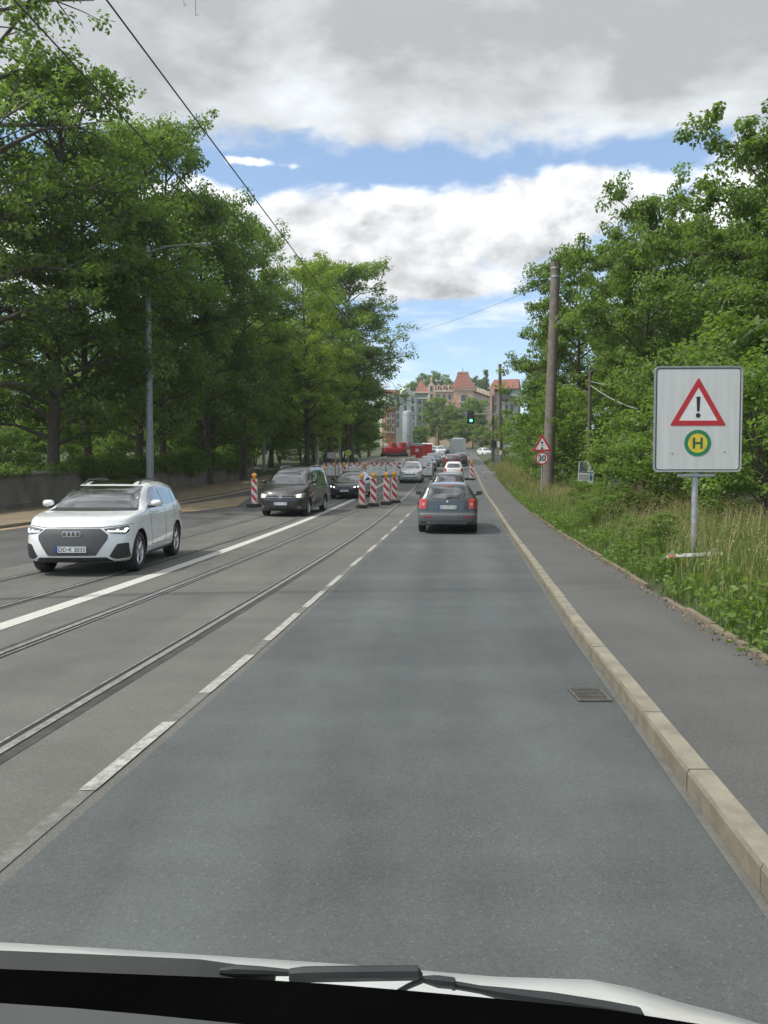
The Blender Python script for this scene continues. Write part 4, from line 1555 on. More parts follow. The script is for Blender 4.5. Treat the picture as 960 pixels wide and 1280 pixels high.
# --- white suv close on the left
suv_over = HANDLES(.90, .92, -.25, -1.12) + [
    ('daylight_strip', 'f', [(.56, .765), (.80, .755), (.80, .74), (.58, .748)], 'drl', 1),
    ('daylight_strip', 'f', [(.805, .80), (.845, .80), (.815, .735), (.79, .735)], 'drl', 1),
    ('daylight_strip', 'f', [(.70, .785), (.735, .785), (.715, .765), (.69, .765)], 'drl', 1),
    ('door_gap', 's', seam((.70, 1.07), (.62, .42)), 'seam', 0), ('door_gap', 's', seam((-.39, 1.10), (-.40, .38)), 'seam', 0),
    ('door_gap', 's', seam((-1.19, 1.12), (-1.02, .62)), 'seam', 0), ('door_gap', 's', seam((.62, .42), (-.9, .38)), 'seam', 0),
    ('sill_trim', 's', [(.93, .30), (.93, .235), (-.93, .235), (-.93, .30)], 'plastic', 0),
    ('bonnet_gap', 'f', [(-.88, .862), (-.46, .822), (.46, .822), (.88, .862), (.88, .868), (.46, .829), (-.46, .829), (-.88, .868)], 'seam', 0),
    ('windscreen_cowl', 'f', [(-.78, 1.075), (.78, 1.075), (.765, 1.112), (-.765, 1.112)], 'plastic', 0),
    ('sunroof', 't', [(.12, -.42), (.12, .42), (-.9, .42), (-.9, -.42)], 'glass', 0),
    ('indicator_trim', 's', seam((.86, .93), (-1.9, .97), .012), 'seam', 0),
]
suv_over = [q for q in suv_over if q[0] != 'indicator_trim']
suv, bv = car('white_suv', 'white SUV with four-ring badge driving towards the viewer', 'suv', P_WHITE, -5.33, 15.15, R(-90 + 1.5), False,
              plate_f=('DD·K 2035', .465), detail=2, rails=(.10, -1.62, .53, M_PLASTIC), overrides=suv_over, spokes=5)
l_, n_, i_, d_ = bv.ray_cast(Vector((6, 0, .70)), Vector((-1, 0, 0)))
em = MB()
for k in range(4):
    cy = -.107 + k * .0713
    for j in range(24):
        pass
    em.tube([(0, cy + .045 * math.cos(a), .045 * math.sin(a)) for a in np.linspace(0, 2 * math.pi, 25)], .0065, 6, False)
e_ = em.build('emblem', M_CHROME, suv, True)
e_.location = (l_.x + .014, 0, .72)

# --- grey-green estate car ahead in our lane
wag_over = [
    ('tailgate_gap', 'r', [(-.585, .99), (-.58, .60), (-.572, .60), (-.577, .99)], 'seam', 0),
    ('tailgate_gap', 'r', [(.577, .99), (.572, .60), (.58, .60), (.585, .99)], 'seam', 0),
    ('bumper_cover', 'r', [(-.83, .605), (.83, .605), (.83, .36), (-.83, .36)], 'grey', 0),
    ('skid_plate', 'r', [(-.60, .355), (.60, .355), (.52, .275), (-.52, .275)], 'silver', 0),
    ('reflector', 'r', [(.44, .52), (.68, .515), (.68, .485), (.45, .485)], 'tail', 1),
    ('lamp_lens', 'r', [(.64, .90), (.72, .90), (.73, .82), (.65, .82)], 'tailc', 1),
    ('sill_trim', 's', [(.92, .34), (.92, .215), (-.86, .215), (-.86, .34)], 'grey', 0),
    ('high_brake_light', 'r', [(-.14, 1.392), (.14, 1.392), (.14, 1.375), (-.14, 1.375)], 'tail', 0),
    ('door_gap', 's', seam((-.39, 1.0), (-.40, .38)), 'seam', 0),
] + HANDLES(.86, .88, -.22, -1.12)
wag, bv = car('estate_car', 'grey-green estate car with silver roof rails ahead in our lane', 'wagon', P_GREYGREEN, 2.03, 24.15, UP, True,
              plate_r=('DD·LM 542', .775), detail=2, rails=(.15, -1.75, .50, M_SILVERTRIM), overrides=wag_over, spokes=5)
l_, n_, i_, d_ = bv.ray_cast(Vector((-6, 0, .93)), Vector((1, 0, 0)))
b_ = MB().lathe([(.001, -.012), (.035, -.010), (.040, 0), (.040, .01)], (0, 0, 0), 'x', 20).build('emblem', M_CHROME, wag, True)
b_.location = (l_.x - .006, 0, .925)
l_, n_, i_, d_ = bv.ray_cast(Vector((-6, 0, 1.05)), Vector((1, 0, 0)))
wp = MB().tube([(0, 0, 0), (-.012, -.12, .012), (-.008, -.33, .035)], [.016, .011, .007], 6).build('rear_wiper', M_PLASTIC, wag, True)
wp.location = (l_.x - .02, .02, 1.045)
ex = MB().lathe([(.034, 0), (.038, .0), (.038, .12), (.034, .12), (.034, .0)], (0, 0, 0), 'x', 16).build('exhaust_pipe', M_SILVERTRIM, wag, True)
ex.location = (-2.27, .52, .265)

# --- dark van facing us
mpv_over = [
    ('lamp_lens', 'f', [(.60, .80), (.72, .81), (.72, .72), (.60, .715)], 'warm', 1),
    ('windscreen_cowl', 'f', [(-.74, 1.13), (.74, 1.13), (.735, 1.172), (-.735, 1.172)], 'plastic', 0),
    ('chrome_bar', 'f', [(-.49, .797), (.49, .797), (.49, .785), (-.49, .785)], 'silver', 0),
    ('chrome_bar', 'f', [(-.52, .71), (.52, .71), (.52, .698), (-.52, .698)], 'silver', 0),
    ('door_gap', 's', seam((-.36, 1.15), (-.36, .40)), 'seam', 0), ('door_gap', 's', seam((.98, 1.12), (.84, .40)), 'seam', 0),
    ('door_gap', 's', seam((-1.26, 1.15), (-1.16, .45)), 'seam', 0),
] + HANDLES(.93, .93, -.22, -.55)
van, bv = car('dark_van', 'dark brown passenger van with orange-lit headlamps and roof rails', 'mpv', P_BROWN, -3.62, 31.6, R(-90 - 8.5), False,
              plate_f=('DD·SV 318', .485), detail=2, rails=(.05, -1.85, .60, M_SILVERTRIM), overrides=mpv_over, scale=1.05)
l_, n_, i_, d_ = bv.ray_cast(Vector((6, 0, .745)), Vector((-1, 0, 0)))
em = MB()
em.tube([(0, .078 * math.cos(a), .078 * math.sin(a)) for a in np.linspace(0, 2 * math.pi, 25)], .008, 6, False)
em.tube([(0, -.038, .062), (0, 0, .005), (0, .038, .062)], .007, 5)
em.tube([(0, -.064, .035), (0, -.030, -.055), (0, 0, .0), (0, .030, -.055), (0, .064, .035)], .007, 5)
em.lathe([(.001, -.006), (.072, -.006), (.072, -.016), (.001, -.016)], (0, 0, 0), 'x', 20)
e_ = em.build('emblem', M_CHROME, van, True)
e_.location = (l_.x + .022, 0, .745)

# --- black saloon behind the beacons
car('black_saloon', 'black saloon car with white headlamps behind the striped beacons', 'sedan', P_BLACK, -1.78, 43.6, R(-90 - 9), False, plate_f=('DD·BW 77', .46),
    detail=1, overrides=[('lamp_lens', 'f', [(.52, .675), (.60, .68), (.60, .625), (.52, .615)], 'cool', 1), ('lamp_lens', 'f', [(.70, .695), (.79, .71), (.79, .645), (.70, .64)], 'cool', 1),
                         ('chrome_bar', 'f', [(.58, .30), (.80, .32), (.80, .305), (.58, .285)], 'silver', 1)])
# --- queue coming towards us along the fence
GQ = 'oncoming cars along the fence'
car('silver_hatchback', 'silver hatchback first in the oncoming queue by the white fence', 'hatch', P_SILVER, 2.16, 59.5, DOWN, False, GQ, plate_f=('DD·C 31', .49), scale=1.03)
car('grey_saloon', 'dark grey car second in the oncoming queue', 'sedan', P_DGREY, 3.55, 69.5, DOWN, False, GQ, plate_f=('DD·R 84', .45))
car('silver_estate', 'pale grey-blue estate third in the oncoming queue', 'wagon', P_LBLUE, 4.5, 79.0, DOWN, False, GQ, plate_f=('DD·T 52', .48))
car('blue_hatchback', 'grey-blue hatchback fourth in the oncoming queue', 'hatch', P_LBLUE, 5.65, 90.0, DOWN, False, GQ)
car('silver_saloon', 'silver car fifth and farthest in the oncoming queue', 'sedan', P_SILVER, 7.35, 103.0, DOWN, False, GQ)
# --- queue ahead of us
GA = 'cars queuing ahead in our lane'
car('silver_estate_car', 'silver-roofed dark estate directly beyond the grey-green one', 'wagon', P_DGREY, 3.42, 40.6, UP, True, GA, plate_r=('DD·M 90', .775), rails=(.15, -1.75, .50, M_SILVERTRIM))
car('white_hatchback', 'white hatchback with red rear lamps in the queue ahead', 'hatch', P_WHITE, 5.75, 63.5, UP, True, GA, plate_r=('DD·H 6', .60), scale=.95)
car('dark_red_suv', 'dark red SUV in the queue ahead, beyond the white hatchback', 'suv', P_DRED, 7.3, 82, UP, True, GA)
car('black_suv', 'dark car squeezed behind the grey box truck', 'suv', P_DGREY, 9.2, 93, UP, True, GA, scale=.95)


def box_truck(x, y):
    t = thing('box_truck', 'grey box truck with plain rear doors far up our lane', 'truck', (x, y, gz(y) + .01), 0, None, (0, -math.atan(.057), UP))
    bx = mat('truck_box', (0.36, 0.40, 0.42), 0.5, var=.06)
    MB().box((-1.0, 0, 1.95), (4.6, 2.2, 2.3), bev=.03).build('cargo_box', bx, t)
    fr = MB()
    for s_ in (-1, 1):
        fr.box((-3.302, s_ * 1.07, 1.95), (.03, .05, 2.26))
        fr.box((-3.302, 0, 1.95 + s_ * 1.12), (.03, 2.09, .05))
    fr.box((-3.304, 0, 1.95), (.02, .03, 2.19))
    for yy in (-.35, .35):
        fr.tube([(-3.33, yy, .95), (-3.33, yy, 2.95)], .014, 6)
    fr.build('door_frame', mat('truck_trim', (0.5, 0.52, 0.53), 0.4, .5), t)
    MB().box((-.6, 0, .68), (5.4, .8, .2)).build('chassis', M_PLASTIC, t)
    MB().box((2.2, 0, 1.4), (1.6, 2.0, 1.7), bev=.15).build('cab', P_WHITE, t)
    MB().box((-3.28, 0, .52), (.1, 2.0, .14)).build('bumper', M_PLASTIC, t)
    for s_ in (-1, 1):
        MB().box((-3.345, s_ * .85, .53), (.03, .28, .10), bev=.006).build('taillight', M_TAIL, t)
    MB().box((1.5, 0, 3.18), (.5, 1.5, .12), bev=.03).build('roof_bar', P_WHITE, t)
    ty, rm, dk = wheel_meshes(.38, .26, 5)
    for xw in (-2.0, 2.1):
        for s_ in (-1, 1):
            w = link('wheel', ty, M_TYRE, t)
            w.location = (xw, s_ * .92, .38)
            w.rotation_euler = (0, 0, 0 if s_ > 0 else math.pi)
            link('rim', rm, M_RIM, w)


box_truck(10.35, 108)
# traffic at the junction far up the street
GJ = 'vehicles at the far junction'
car('white_van', 'white van crossing at the far junction above the red container', 'mpv', P_WHITE, at(528, 168), 168, R(176), True, GJ, scale=1.1)
car('white_car', 'white car waiting at the far junction left of the box truck', 'suv', P_WHITE, at(541, 150), 150, R(-88), False, GJ)
car('silver_car', 'silver car at the far junction next to the box truck', 'hatch', P_SILVER, at(550, 146), 146, R(-92), False, GJ, scale=1.1)
car('dark_car', 'dark car at the far junction beside the box truck roof', 'hatch', P_BLACK, at(560, 152), 152, R(-92), False, GJ, scale=1.1)
car('parked_car', 'white car parked askew on the right past the truck', 'hatch', P_WHITE, at(605, 136), 136, R(-75), False, GJ, scale=.95)

# ------------------------------------------------------------------ construction site things
M_RED = mat('signal_red', (0.46, 0.03, 0.03), 0.45, var=.15, scale=12)
M_SWHITE = mat('signal_white', (0.62, 0.62, 0.60), 0.45, var=.08, scale=9)
M_AMBER = mat('amber_lens', (0.85, 0.33, 0.015), 0.18, var=.15, scale=30, coat=1.0)
M_RUBBER = mat('recycled_foot', (0.035, 0.033, 0.032), 0.85, scale=20, bump=.3)
M_GALV = mat('galvanised', (0.36, 0.37, 0.37), 0.45, 0.6, var=.12, scale=14)
M_BARRIER = mat('barrier_white', (0.72, 0.73, 0.72), 0.55, var=.12, scale=2.5)
M_CONC = mat('concrete', (0.34, 0.34, 0.325), 0.9, scale=3, color2=(0.26, 0.26, 0.25), bump=.4)


def beacon_proto():
    """striped guide beacon with foot and amber lamp, facing -y"""
    w, h, z0 = .25, 1.0, .12
    root = bpy.data.objects.new('guide_beacon', None)
    COL.objects.link(root)
    MB().box((0, .04, .055), (.42, .78, .11), bev=.02).build('foot', M_RUBBER, root)
    MB().box((0, 0, z0 + h / 2), (w, .05, h), bev=.008).build('board', M_SWHITE, root)
    st = MB()
    def clip(poly, zlo, zhi):
        for lim, sg in ((zlo, 1), (zhi, -1)):
            out = []
            for i in range(len(poly)):
                p, q = poly[i], poly[(i + 1) % len(poly)]
                a, b = sg * (p[1] - lim), sg * (q[1] - lim)
                if a >= 0: out.append(p)
                if a * b < 0:
                    t = a / (a - b)
                    out.append((p[0] + (q[0] - p[0]) * t, p[1] + (q[1] - p[1]) * t))
            poly = out
            if not poly: break
        return poly
    e = w / 2 - .012
    for k in range(-1, 5):
        b0 = z0 + .02 + k * .34
        poly = [(-e, b0 + .25), (-e, b0 + .42), (e, b0 + .17), (e, b0)]
        poly = clip(poly, z0 + .02, z0 + h - .02)
        if len(poly) >= 3:
            st.prism(poly, -.028, -.0255)
            st.prism([(-a, b) for a, b in poly][::-1], .028, .0255)
    st.build('red_stripes', M_RED, root)
    lamp = MB().lathe([(.001, -.055), (.07, -.05), (.095, -.035), (.10, 0), (.095, .035), (.07, .05), (.001, .055)], (0, 0, z0 + h + .14), 'y', 24).build('warning_lamp', M_AMBER, root, True)
    MB().box((0, 0, z0 + h + .02), (.12, .07, .08), bev=.01).build('lamp_base', mat('lamp_yellow', (.55, .30, .03), .5), root)
    return root


BEACONS = [
    (-1.0, 34.9, 0, 'striped beacon with amber lamp, leftmost of the four beside the black saloon'),
    (-.50, 36.2, .1, 'striped beacon with amber lamp, second of the four beside the black saloon'),
    (.12, 37.3, -.15, 'striped beacon with amber lamp, third of the four, front of the close pair'),
    (.52, 38.6, .2, 'striped beacon with amber lamp, rightmost of the four, back of the close pair'),
    (-3.75, 48.2, .35, 'striped beacon with amber lamp between the dark van and the black saloon'),
    (-6.0, 35.6, -.2, 'striped beacon with amber lamp half hidden behind the dark van'),
    (7.05, 62.0, .1, 'lone striped beacon with amber lamp by the right kerb'),
    (-2.95, 57.0, .3, 'striped beacon with lamp just left of the black saloon roof'),
    (-1.45, 57.5, -.1, 'striped beacon with lamp just above the black saloon roof'),
]
bp = beacon_proto()
for i, (x, y, rz, lab) in enumerate(BEACONS):
    o = bp if i == 0 else copy_tree(bp)
    o.location = (x, y, gz(y) + .012)
    o.rotation_euler = (0, 0, rz)
    o.scale = (1.15,) * 3
    tag(o, lab, 'beacon', 'striped guide beacons with amber lamps')


def barrier_proto():
    root = bpy.data.objects.new('site_barrier', None)
    COL.objects.link(root)
    b = MB()
    b.box((0, 0, .56), (1.94, .07, .86), bev=.02)
    for zz in (.32, .80):
        b.box((0, -.045, zz), (1.8, .03, .05), bev=.008)
        b.box((0, .045, zz), (1.8, .03, .05), bev=.008)
    b.build('panel', M_BARRIER, root)
    for s_ in (-1, 1):
        MB().box((s_ * .82, 0, .06), (.2, .62, .12), bev=.02).build('foot', M_RUBBER, root)
        MB().tube([(s_ * .99, 0, .05), (s_ * .99, 0, 1.08)], .03, 8).build('post', M_GALV, root)
    r_ = MB()
    for s_ in (-.62, 0, .62):
        r_.box((s_, -.037, .93), (.3, .006, .09))
        r_.box((s_, .037, .93), (.3, .006, .09))
    r_.build('red_reflectors', M_RED, root)
    return root


ORD = ['first', 'second', 'third', 'fourth', 'fifth', 'sixth', 'seventh', 'eighth', 'ninth', 'tenth', 'eleventh', 'twelfth', 'thirteenth', 'fourteenth', 'fifteenth', 'sixteenth']
bar = barrier_proto()
first = True
for i in range(5):
    o = bar if first else copy_tree(bar)
    first = False
    x, y = -4.9 + i * 2.02, 66 + .12 * i
    o.location = (x, y, gz(y))
    o.scale = (1, 1, 1.08)
    tag(o, f'white site barrier across the closed lane, {ORD[i]} from the left', 'barrier', 'white barriers across the closed lane')
for i in range(15):
    o = copy_tree(bar)
    y = 69 + i * 2.04
    x = float(white_x(y)) - 1.9 + .4 * math.sin(i * 1.1)
    x = .35 + (y - 67) * .115
    o.location = (x, y, gz(y))
    o.rotation_euler = (0, -math.atan(.057), R(83.5))
    o.scale = (1, 1, 1.08)
    tag(o, f'white site barrier beside the oncoming queue, {ORD[i]} from the near end', 'barrier', 'white barriers beside the oncoming queue')
# low concrete wall and gravel pad of the site
def plank_proto():
    root = bpy.data.objects.new('striped_rail', None)
    COL.objects.link(root)
    MB().box((0, 0, .92), (1.95, .03, .26), bev=.005).build('board', M_SWHITE, root)
    st = MB()
    for k in range(4):
        x = -.86 + k * .5
        for y0 in (-.0185, .0155):
            st.prism([(x, .80), (x + .22, .80), (x + .22, 1.04), (x, 1.04)], y0, y0 + .003)
    st.build('red_stripes', M_RED, root)
    for s_ in (-.9, .9):
        MB().tube([(s_, .03, .05), (s_, .03, 1.1)], .02, 6).build('post', M_GALV, root)
        MB().box((s_, .03, .05), (.2, .7, .1), bev=.015).build('foot', M_RUBBER, root)
    return root


pk_ = plank_proto()
for i in range(14):
    o = pk_ if i == 0 else copy_tree(pk_)
    if i < 4:
        x, y, rz = -4.6 + i * 2.1, 71 + .3 * i, R(3)
    else:
        y = 73 + (i - 4) * 2.3
        x, rz = -2.4 + (y - 70) * .112, R(83.5)
    o.location = (x, y, gz(y) + .02)
    o.rotation_euler = (0, 0 if i < 4 else -math.atan(.057), rz)
    tag(o, (f'red and white striped rail across the dug-up lane, {ORD[i]} from the left' if i < 4 else f'red and white striped rail along the dug-up lane, {ORD[i - 4]} from the near end'), 'barrier', 'red and white striped rails')
t = thing('concrete_wall', 'low grey concrete wall behind the barriers across the closed lane', 'wall', (at(447, 84), 84, gz(84)), R(4))
MB().box((4.0, 0, .55), (8.0, .35, 1.2), bev=.03).build('wall_body', M_CONC, t)
for k in range(3):
    MB().box((1.9 + 2.0 * k, -.185, .55), (.05, .03, 1.1)).build('joint', M_PLASTIC, t)
strip('site_floor', off(kerbl_x, .2), off(line((67, .2), (150, 9.4)), 0), 72, 150, .02, M_SAND, 2)


def container(x, y, w, d, h, label, roof):
    t = thing('red_container', label, 'container', (x, y, gz(y)), R(-5), 'red site containers')
    b = MB()
    b.box((0, 0, h / 2 + .1), (w, d, h), bev=.03)
    n = int(w / .22)
    for i in range(n):
        b.box((-w / 2 + (i + .5) * w / n, -d / 2 - .012, h / 2 + .1), (w / n * .5, .03, h - .2))
    b.build('box', M_RED, t)
    MB().box((0, 0, .05), (w * .95, d * .95, .1)).build('skid', M_PLASTIC, t)
    if roof:
        MB().prism([(-w / 2 - .05, h + .1), (w / 2 + .05, h + .1), (w * .3, h + .55), (-w * .3, h + .55)], -d / 2, d / 2).build('cover', mat('tarp_grey', (.34, .37, .40), .6), t)
        MB().box((0, -d / 2 - .04, h * .68), (.5, .02, .45)).build('notice', M_SWHITE, t)


container(at(521.5, 118), 118, 2.1, 2.4, 1.9, 'red container with a grey hood and white notice', True)
container(at(535, 122), 122, 1.3, 2.2, 2.1, 'narrow red container right of the hooded one', False)


def drill_rig(px, y, label):
    t = thing('construction_machine', label, 'machine', (at(px, y), y, gz(y)), R(20), 'red construction machines')
    for s_ in (-1, 1):
        MB().box((0, s_ * .8, .35), (2.6, .4, .7), bev=.2).build('track', M_RUBBER, t)
    MB().box((0, 0, 1.15), (2.2, 1.7, .9), bev=.12).build('engine_cover', M_RED, t)
    MB().box((.55, -.35, 2.0), (.9, .9, .9), bev=.12).build('cab', M_RED, t)
    MB().box((.56, -.81, 2.1), (.66, .02, .55)).build('cab_window', M_GLASS, t)
    MB().lathe([(.02, 0), (.42, .05), (.5, .35), (.42, .62), (.02, .7)], (-.55, .1, 1.6), 'z', 16).build('water_tank', M_SWHITE, t, True)
    MB().tube([(1.0, .3, 1.4), (1.9, .3, 2.5), (2.7, .3, 1.3)], [.14, .12, .09], 8).build('boom', M_RED, t, True)
    MB().box((2.75, .3, 1.05), (.4, .5, .4), bev=.05).build('bucket', M_PLASTIC, t)


drill_rig(487, 126, 'red machine with white tank, left one beside the silo foot')
drill_rig(499, 130, 'red machine with white tank, right one beside the silo foot')


def silo(px, y):
    z = gz(y)
    t = thing('silo', 'tall grey rounded silo in front of the pale green house', 'silo', (at(px, y), y, z))
    top = zat(514, y) - z
    m = mat('silo_grey', (0.33, 0.34, 0.345), .5, .3, var=.06)
    MB().lathe([(.5, 1.0), (.97, 1.5), (1.0, 1.6), (1.0, top - .35), (.93, top - .15), (.6, top), (.01, top)], (0, 0, 0), 'z', 28).build('tank', m, t, True)
    for a in (45, 135, 225, 315):
        c, s_ = math.cos(R(a)), math.sin(R(a))
        MB().tube([(c * .95, s_ * .95, -.1), (c * .95, s_ * .95, 4.0)], .08, 6).build('leg', M_GALV, t)
    MB().box((0, -1.0, 3.9), (.7, .06, .5)).build('hatch', M_GALV, t)


silo(509.5, 146)

# ------------------------------------------------------------------ signs on the right
def disc(mb, r, y0, y1, cx=0, cz=0, n=40, r2=0):
    if r2:
        v, f = [], []
        for yy in (y0, y1):
            for rr in (r, r2):
                for k in range(n):
                    a = 2 * math.pi * k / n
                    v.append((cx + rr * math.cos(a), yy, cz + rr * math.sin(a)))
        for k in range(n):
            j = (k + 1) % n
            o0, i0, o1, i1 = 0, n, 2 * n, 3 * n
            f += [(o0 + k, o0 + j, i0 + j, i0 + k), (o1 + k, i1 + k, i1 + j, o1 + j), (o0 + k, o1 + k, o1 + j, o0 + j), (i0 + k, i0 + j, i1 + j, i1 + k)]
        mb.add(v, f)
    else:
        mb.prism([(cx + r * math.cos(2 * math.pi * k / n), cz + r * math.sin(2 * math.pi * k / n)) for k in range(n)], y0, y1)
    return mb


def rounded_rect(w, h, r, n=6):
    out = []
    for cx, cz, a0 in ((w / 2 - r, h / 2 - r, 0), (-w / 2 + r, h / 2 - r, 90), (-w / 2 + r, -h / 2 + r, 180), (w / 2 - r, -h / 2 + r, 270)):
        for k in range(n + 1):
            a = R(a0 + 90 * k / n)
            out.append((cx + r * math.cos(a), cz + r * math.sin(a)))
    return out


def tri(side, r, cz=0):
    h = side * math.sqrt(3) / 2
    P = [(-side / 2, -h / 3 + cz), (side / 2, -h / 3 + cz), (0, 2 * h / 3 + cz)]
    return round_poly(P, r)


def ring_prism(mb, outer, inner, y0, y1):
    n = len(outer)
    v = [(a, y0, b) for a, b in outer] + [(a, y0, b) for a, b in inner] + [(a, y1, b) for a, b in outer] + [(a, y1, b) for a, b in inner]
    f = []
    for k in range(n):
        j = (k + 1) % n
        f += [(k, j, n + j, n + k), (2 * n + k, 3 * n + k, 3 * n + j, 2 * n + j), (k, 2 * n + k, 2 * n + j, j), (n + k, n + j, 3 * n + j, 3 * n + k)]
    mb.add(v, f)


M_BOARD = mat('sign_white', (0.51, 0.52, 0.51), 0.38, var=.05, scale=1.6, detail=8)
nt_ = M_BOARD.node_tree
_n = [n for n in nt_.nodes if n.type == 'TEX_NOISE'][0]
_t = [n for n in nt_.nodes if n.type == 'TEX_COORD'][0]
_m = nt_.nodes.new('ShaderNodeMapping')
_m.inputs['Scale'].default_value = (7.0, 1.0, 0.5)
nt_.links.new(_t.outputs['Object'], _m.inputs['Vector'])
nt_.links.new(_m.outputs[0], _n.inputs['Vector'])
M_EDGE = mat('sign_edge', (0.05, 0.05, 0.05), 0.6)
M_TRIRED = mat('sign_red', (0.40, 0.016, 0.022), 0.4, var=.08)
M_TRIW = mat('sign_field_white', (0.62, 0.62, 0.62), 0.4, var=.05)
M_GREEN = mat('stop_green', (0.012, 0.17, 0.07), 0.4, var=.08)
M_YEL = mat('stop_yellow', (0.60, 0.46, 0.035), 0.4, var=.08)
M_DGREEN = mat('stop_letter_green', (0.02, 0.085, 0.04), 0.5)


def big_board():
    Y = 12.0
    s = Y / 961
    w, h = 108 * s, 131 * s
    x, zc = at(870.5, Y), zat(524.5, Y)
    zg = gz(Y) + float(bank(x, Y)) - .05
    t = thing('warning_board', 'large white board with exclamation triangle and green-yellow H stop symbol', 'sign', (x, Y, zg), R(-2.0))
    cz = zc - zg
    fr = MB()
    ring_prism(fr, [(a, b + cz) for a, b in rounded_rect(w, h, .07)], [(a, b + cz) for a, b in rounded_rect(w - .022, h - .022, .06)], -.024, .02)
    fr.build('frame', M_GALV, t)
    bd = MB().prism([(a, b + cz) for a, b in rounded_rect(w - .02, h - .02, .06)], -.012, .008).build('board', M_BOARD, t)
    e = MB()
    ring_prism(e, [(a, b + cz) for a, b in rounded_rect(w - .05, h - .05, .05)], [(a, b + cz) for a, b in rounded_rect(w - .082, h - .082, .04)], -.0155, -.0125)
    e.build('black_border', M_EDGE, t)
    # triangle: apex y=474, base y=531, x 835..903
    side = 69 * s
    tz = zat(512.5, Y) - zg
    tg = MB()
    ring_prism(tg, tri(side, .03, tz), tri(side - .27, .012, tz), -.0165, -.0125)
    tg.build('red_triangle', M_TRIRED, t)
    MB().prism(tri(side - .268, .012, tz), -.0145, -.0126).build('triangle_field', M_TRIW, t)
    k = s
    ex_ = MB()
    z0 = tz
    ex_.prism([(-.030, z0 + .20), (.030, z0 + .20), (.018, z0 - .03), (-.018, z0 - .03)], -.0175, -.0147)
    disc(ex_, .036, -.0175, -.0147, 0, z0 - .09)
    ex_.build('exclamation_mark', M_INK, t)
    hz = zat(554, Y) - zg
    disc(MB(), .205, -.0165, -.0125, 0, hz, 48, .15).build('green_ring', M_GREEN, t)
    disc(MB(), .151, -.0148, -.0126, 0, hz, 48).build('yellow_disc', M_YEL, t)
    H = MB()
    H.box((-.058, -.0165, hz), (.034, .004, .17))
    H.box((.058, -.0165, hz), (.034, .004, .17))
    H.box((0, -.0165, hz), (.082, .004, .034))
    H.build('letter', M_DGREEN, t)
    bl = MB()
    for bx_, bz_ in ((-.39, -.52), (.41, -.50)):
        bl.lathe([(.014, -.018), (.014, -.012)], (bx_, 0, cz + bz_), 'y', 10, True)
    bl.build('bolts', M_GALV, t)
    MB().lathe([(.048, -.4), (.048, cz + h / 2 - .15)], (0, .075, 0), 'z', 16, True).build('post', M_GALV, t, True)
    MB().box((0, .03, cz - h / 2 - .055), (.58, .05, .05), bev=.01).build('crossbar', M_GALV, t)
    MB().box((0, .03, cz + h * .3), (.9, .05, .05), bev=.01).build('crossbar', M_GALV, t)
    for c_ in (cz + h * .3, cz - h / 2 - .055):
        MB().lathe([(.058, -.03), (.058, .03)], (0, .075, c_), 'z', 16, True).build('clamp', M_GALV, t, True)


big_board()

# striped warning plank dropped in the grass below the board
t = thing('fallen_plank', 'dirty white warning plank with red end lying in the grass below the board', 'plank', (at(870, 11.4), 11.4, zat(694, 11.4)), R(3), None, (R(70), R(-2), R(4)))
MB().box((0, 0, 0), (.86, .055, .03), bev=.006).build('board', M_SWHITE, t)
MB().box((-.36, -.0285, 0), (.12, .004, .029)).build('red_band', mat('faded_red', (.42, .16, .10), .6), t)
MB().box((-.36, 0, .0165), (.12, .054, .004)).build('red_band', mat('faded_red', (.42, .16, .10), .6), t)
for s_ in (-.3, .3):
    MB().box((s_, .06, -.28), (.05, .05, .56)).build('support', M_GALV, t)

# small warning triangle with traffic light symbol over a 30 limit
def speed_sign():
    Y = 37.0
    x = at(677, Y)
    zg = gz(Y) + float(bank(x, Y)) - .1
    t = thing('speed_limit_sign', 'speed limit 30 sign under a red traffic light warning triangle', 'sign', (x, Y, zg), R(-3))
    zt, zc = zat(557, Y) - zg, zat(572.8, Y) - zg
    tg = MB()
    ring_prism(tg, tri(.95, .05, zt), tri(.66, .02, zt), -.018, -.010)
    tg.build('red_triangle', M_TRIRED, t)
    MB().prism(tri(.96, .05, zt), -.0095, .002).build('triangle_plate', M_TRIW, t)
    for dz, mk in ((.135, mat('symbol_dark', (.03, .02, .02), .5)), (0.0, mat('symbol_amber', (.45, .36, .25), .5)), (-.135, mat('symbol_green', (.03, .06, .04), .5))):
        disc(MB(), .055, -.016, -.0097, 0, zt + dz, 20).build('light_symbol', mk, t)
    disc(MB(), .32, -.009, .002, 0, zc, 40).build('limit_plate', M_TRIW, t)
    disc(MB(), .315, -.018, -.0095, 0, zc, 40, .25).build('red_ring', M_TRIRED, t)
    l = link('number', text_mesh('30', .38, .003, offset=.008), M_INK, t)
    l.rotation_euler = (R(90), 0, 0)
    l.location = (0, -.013, zc - .01)
    MB().lathe([(.035, -.3), (.035, zt + .25)], (0, .045, 0), 'z', 12, True).build('post', M_GALV, t, True)


speed_sign()


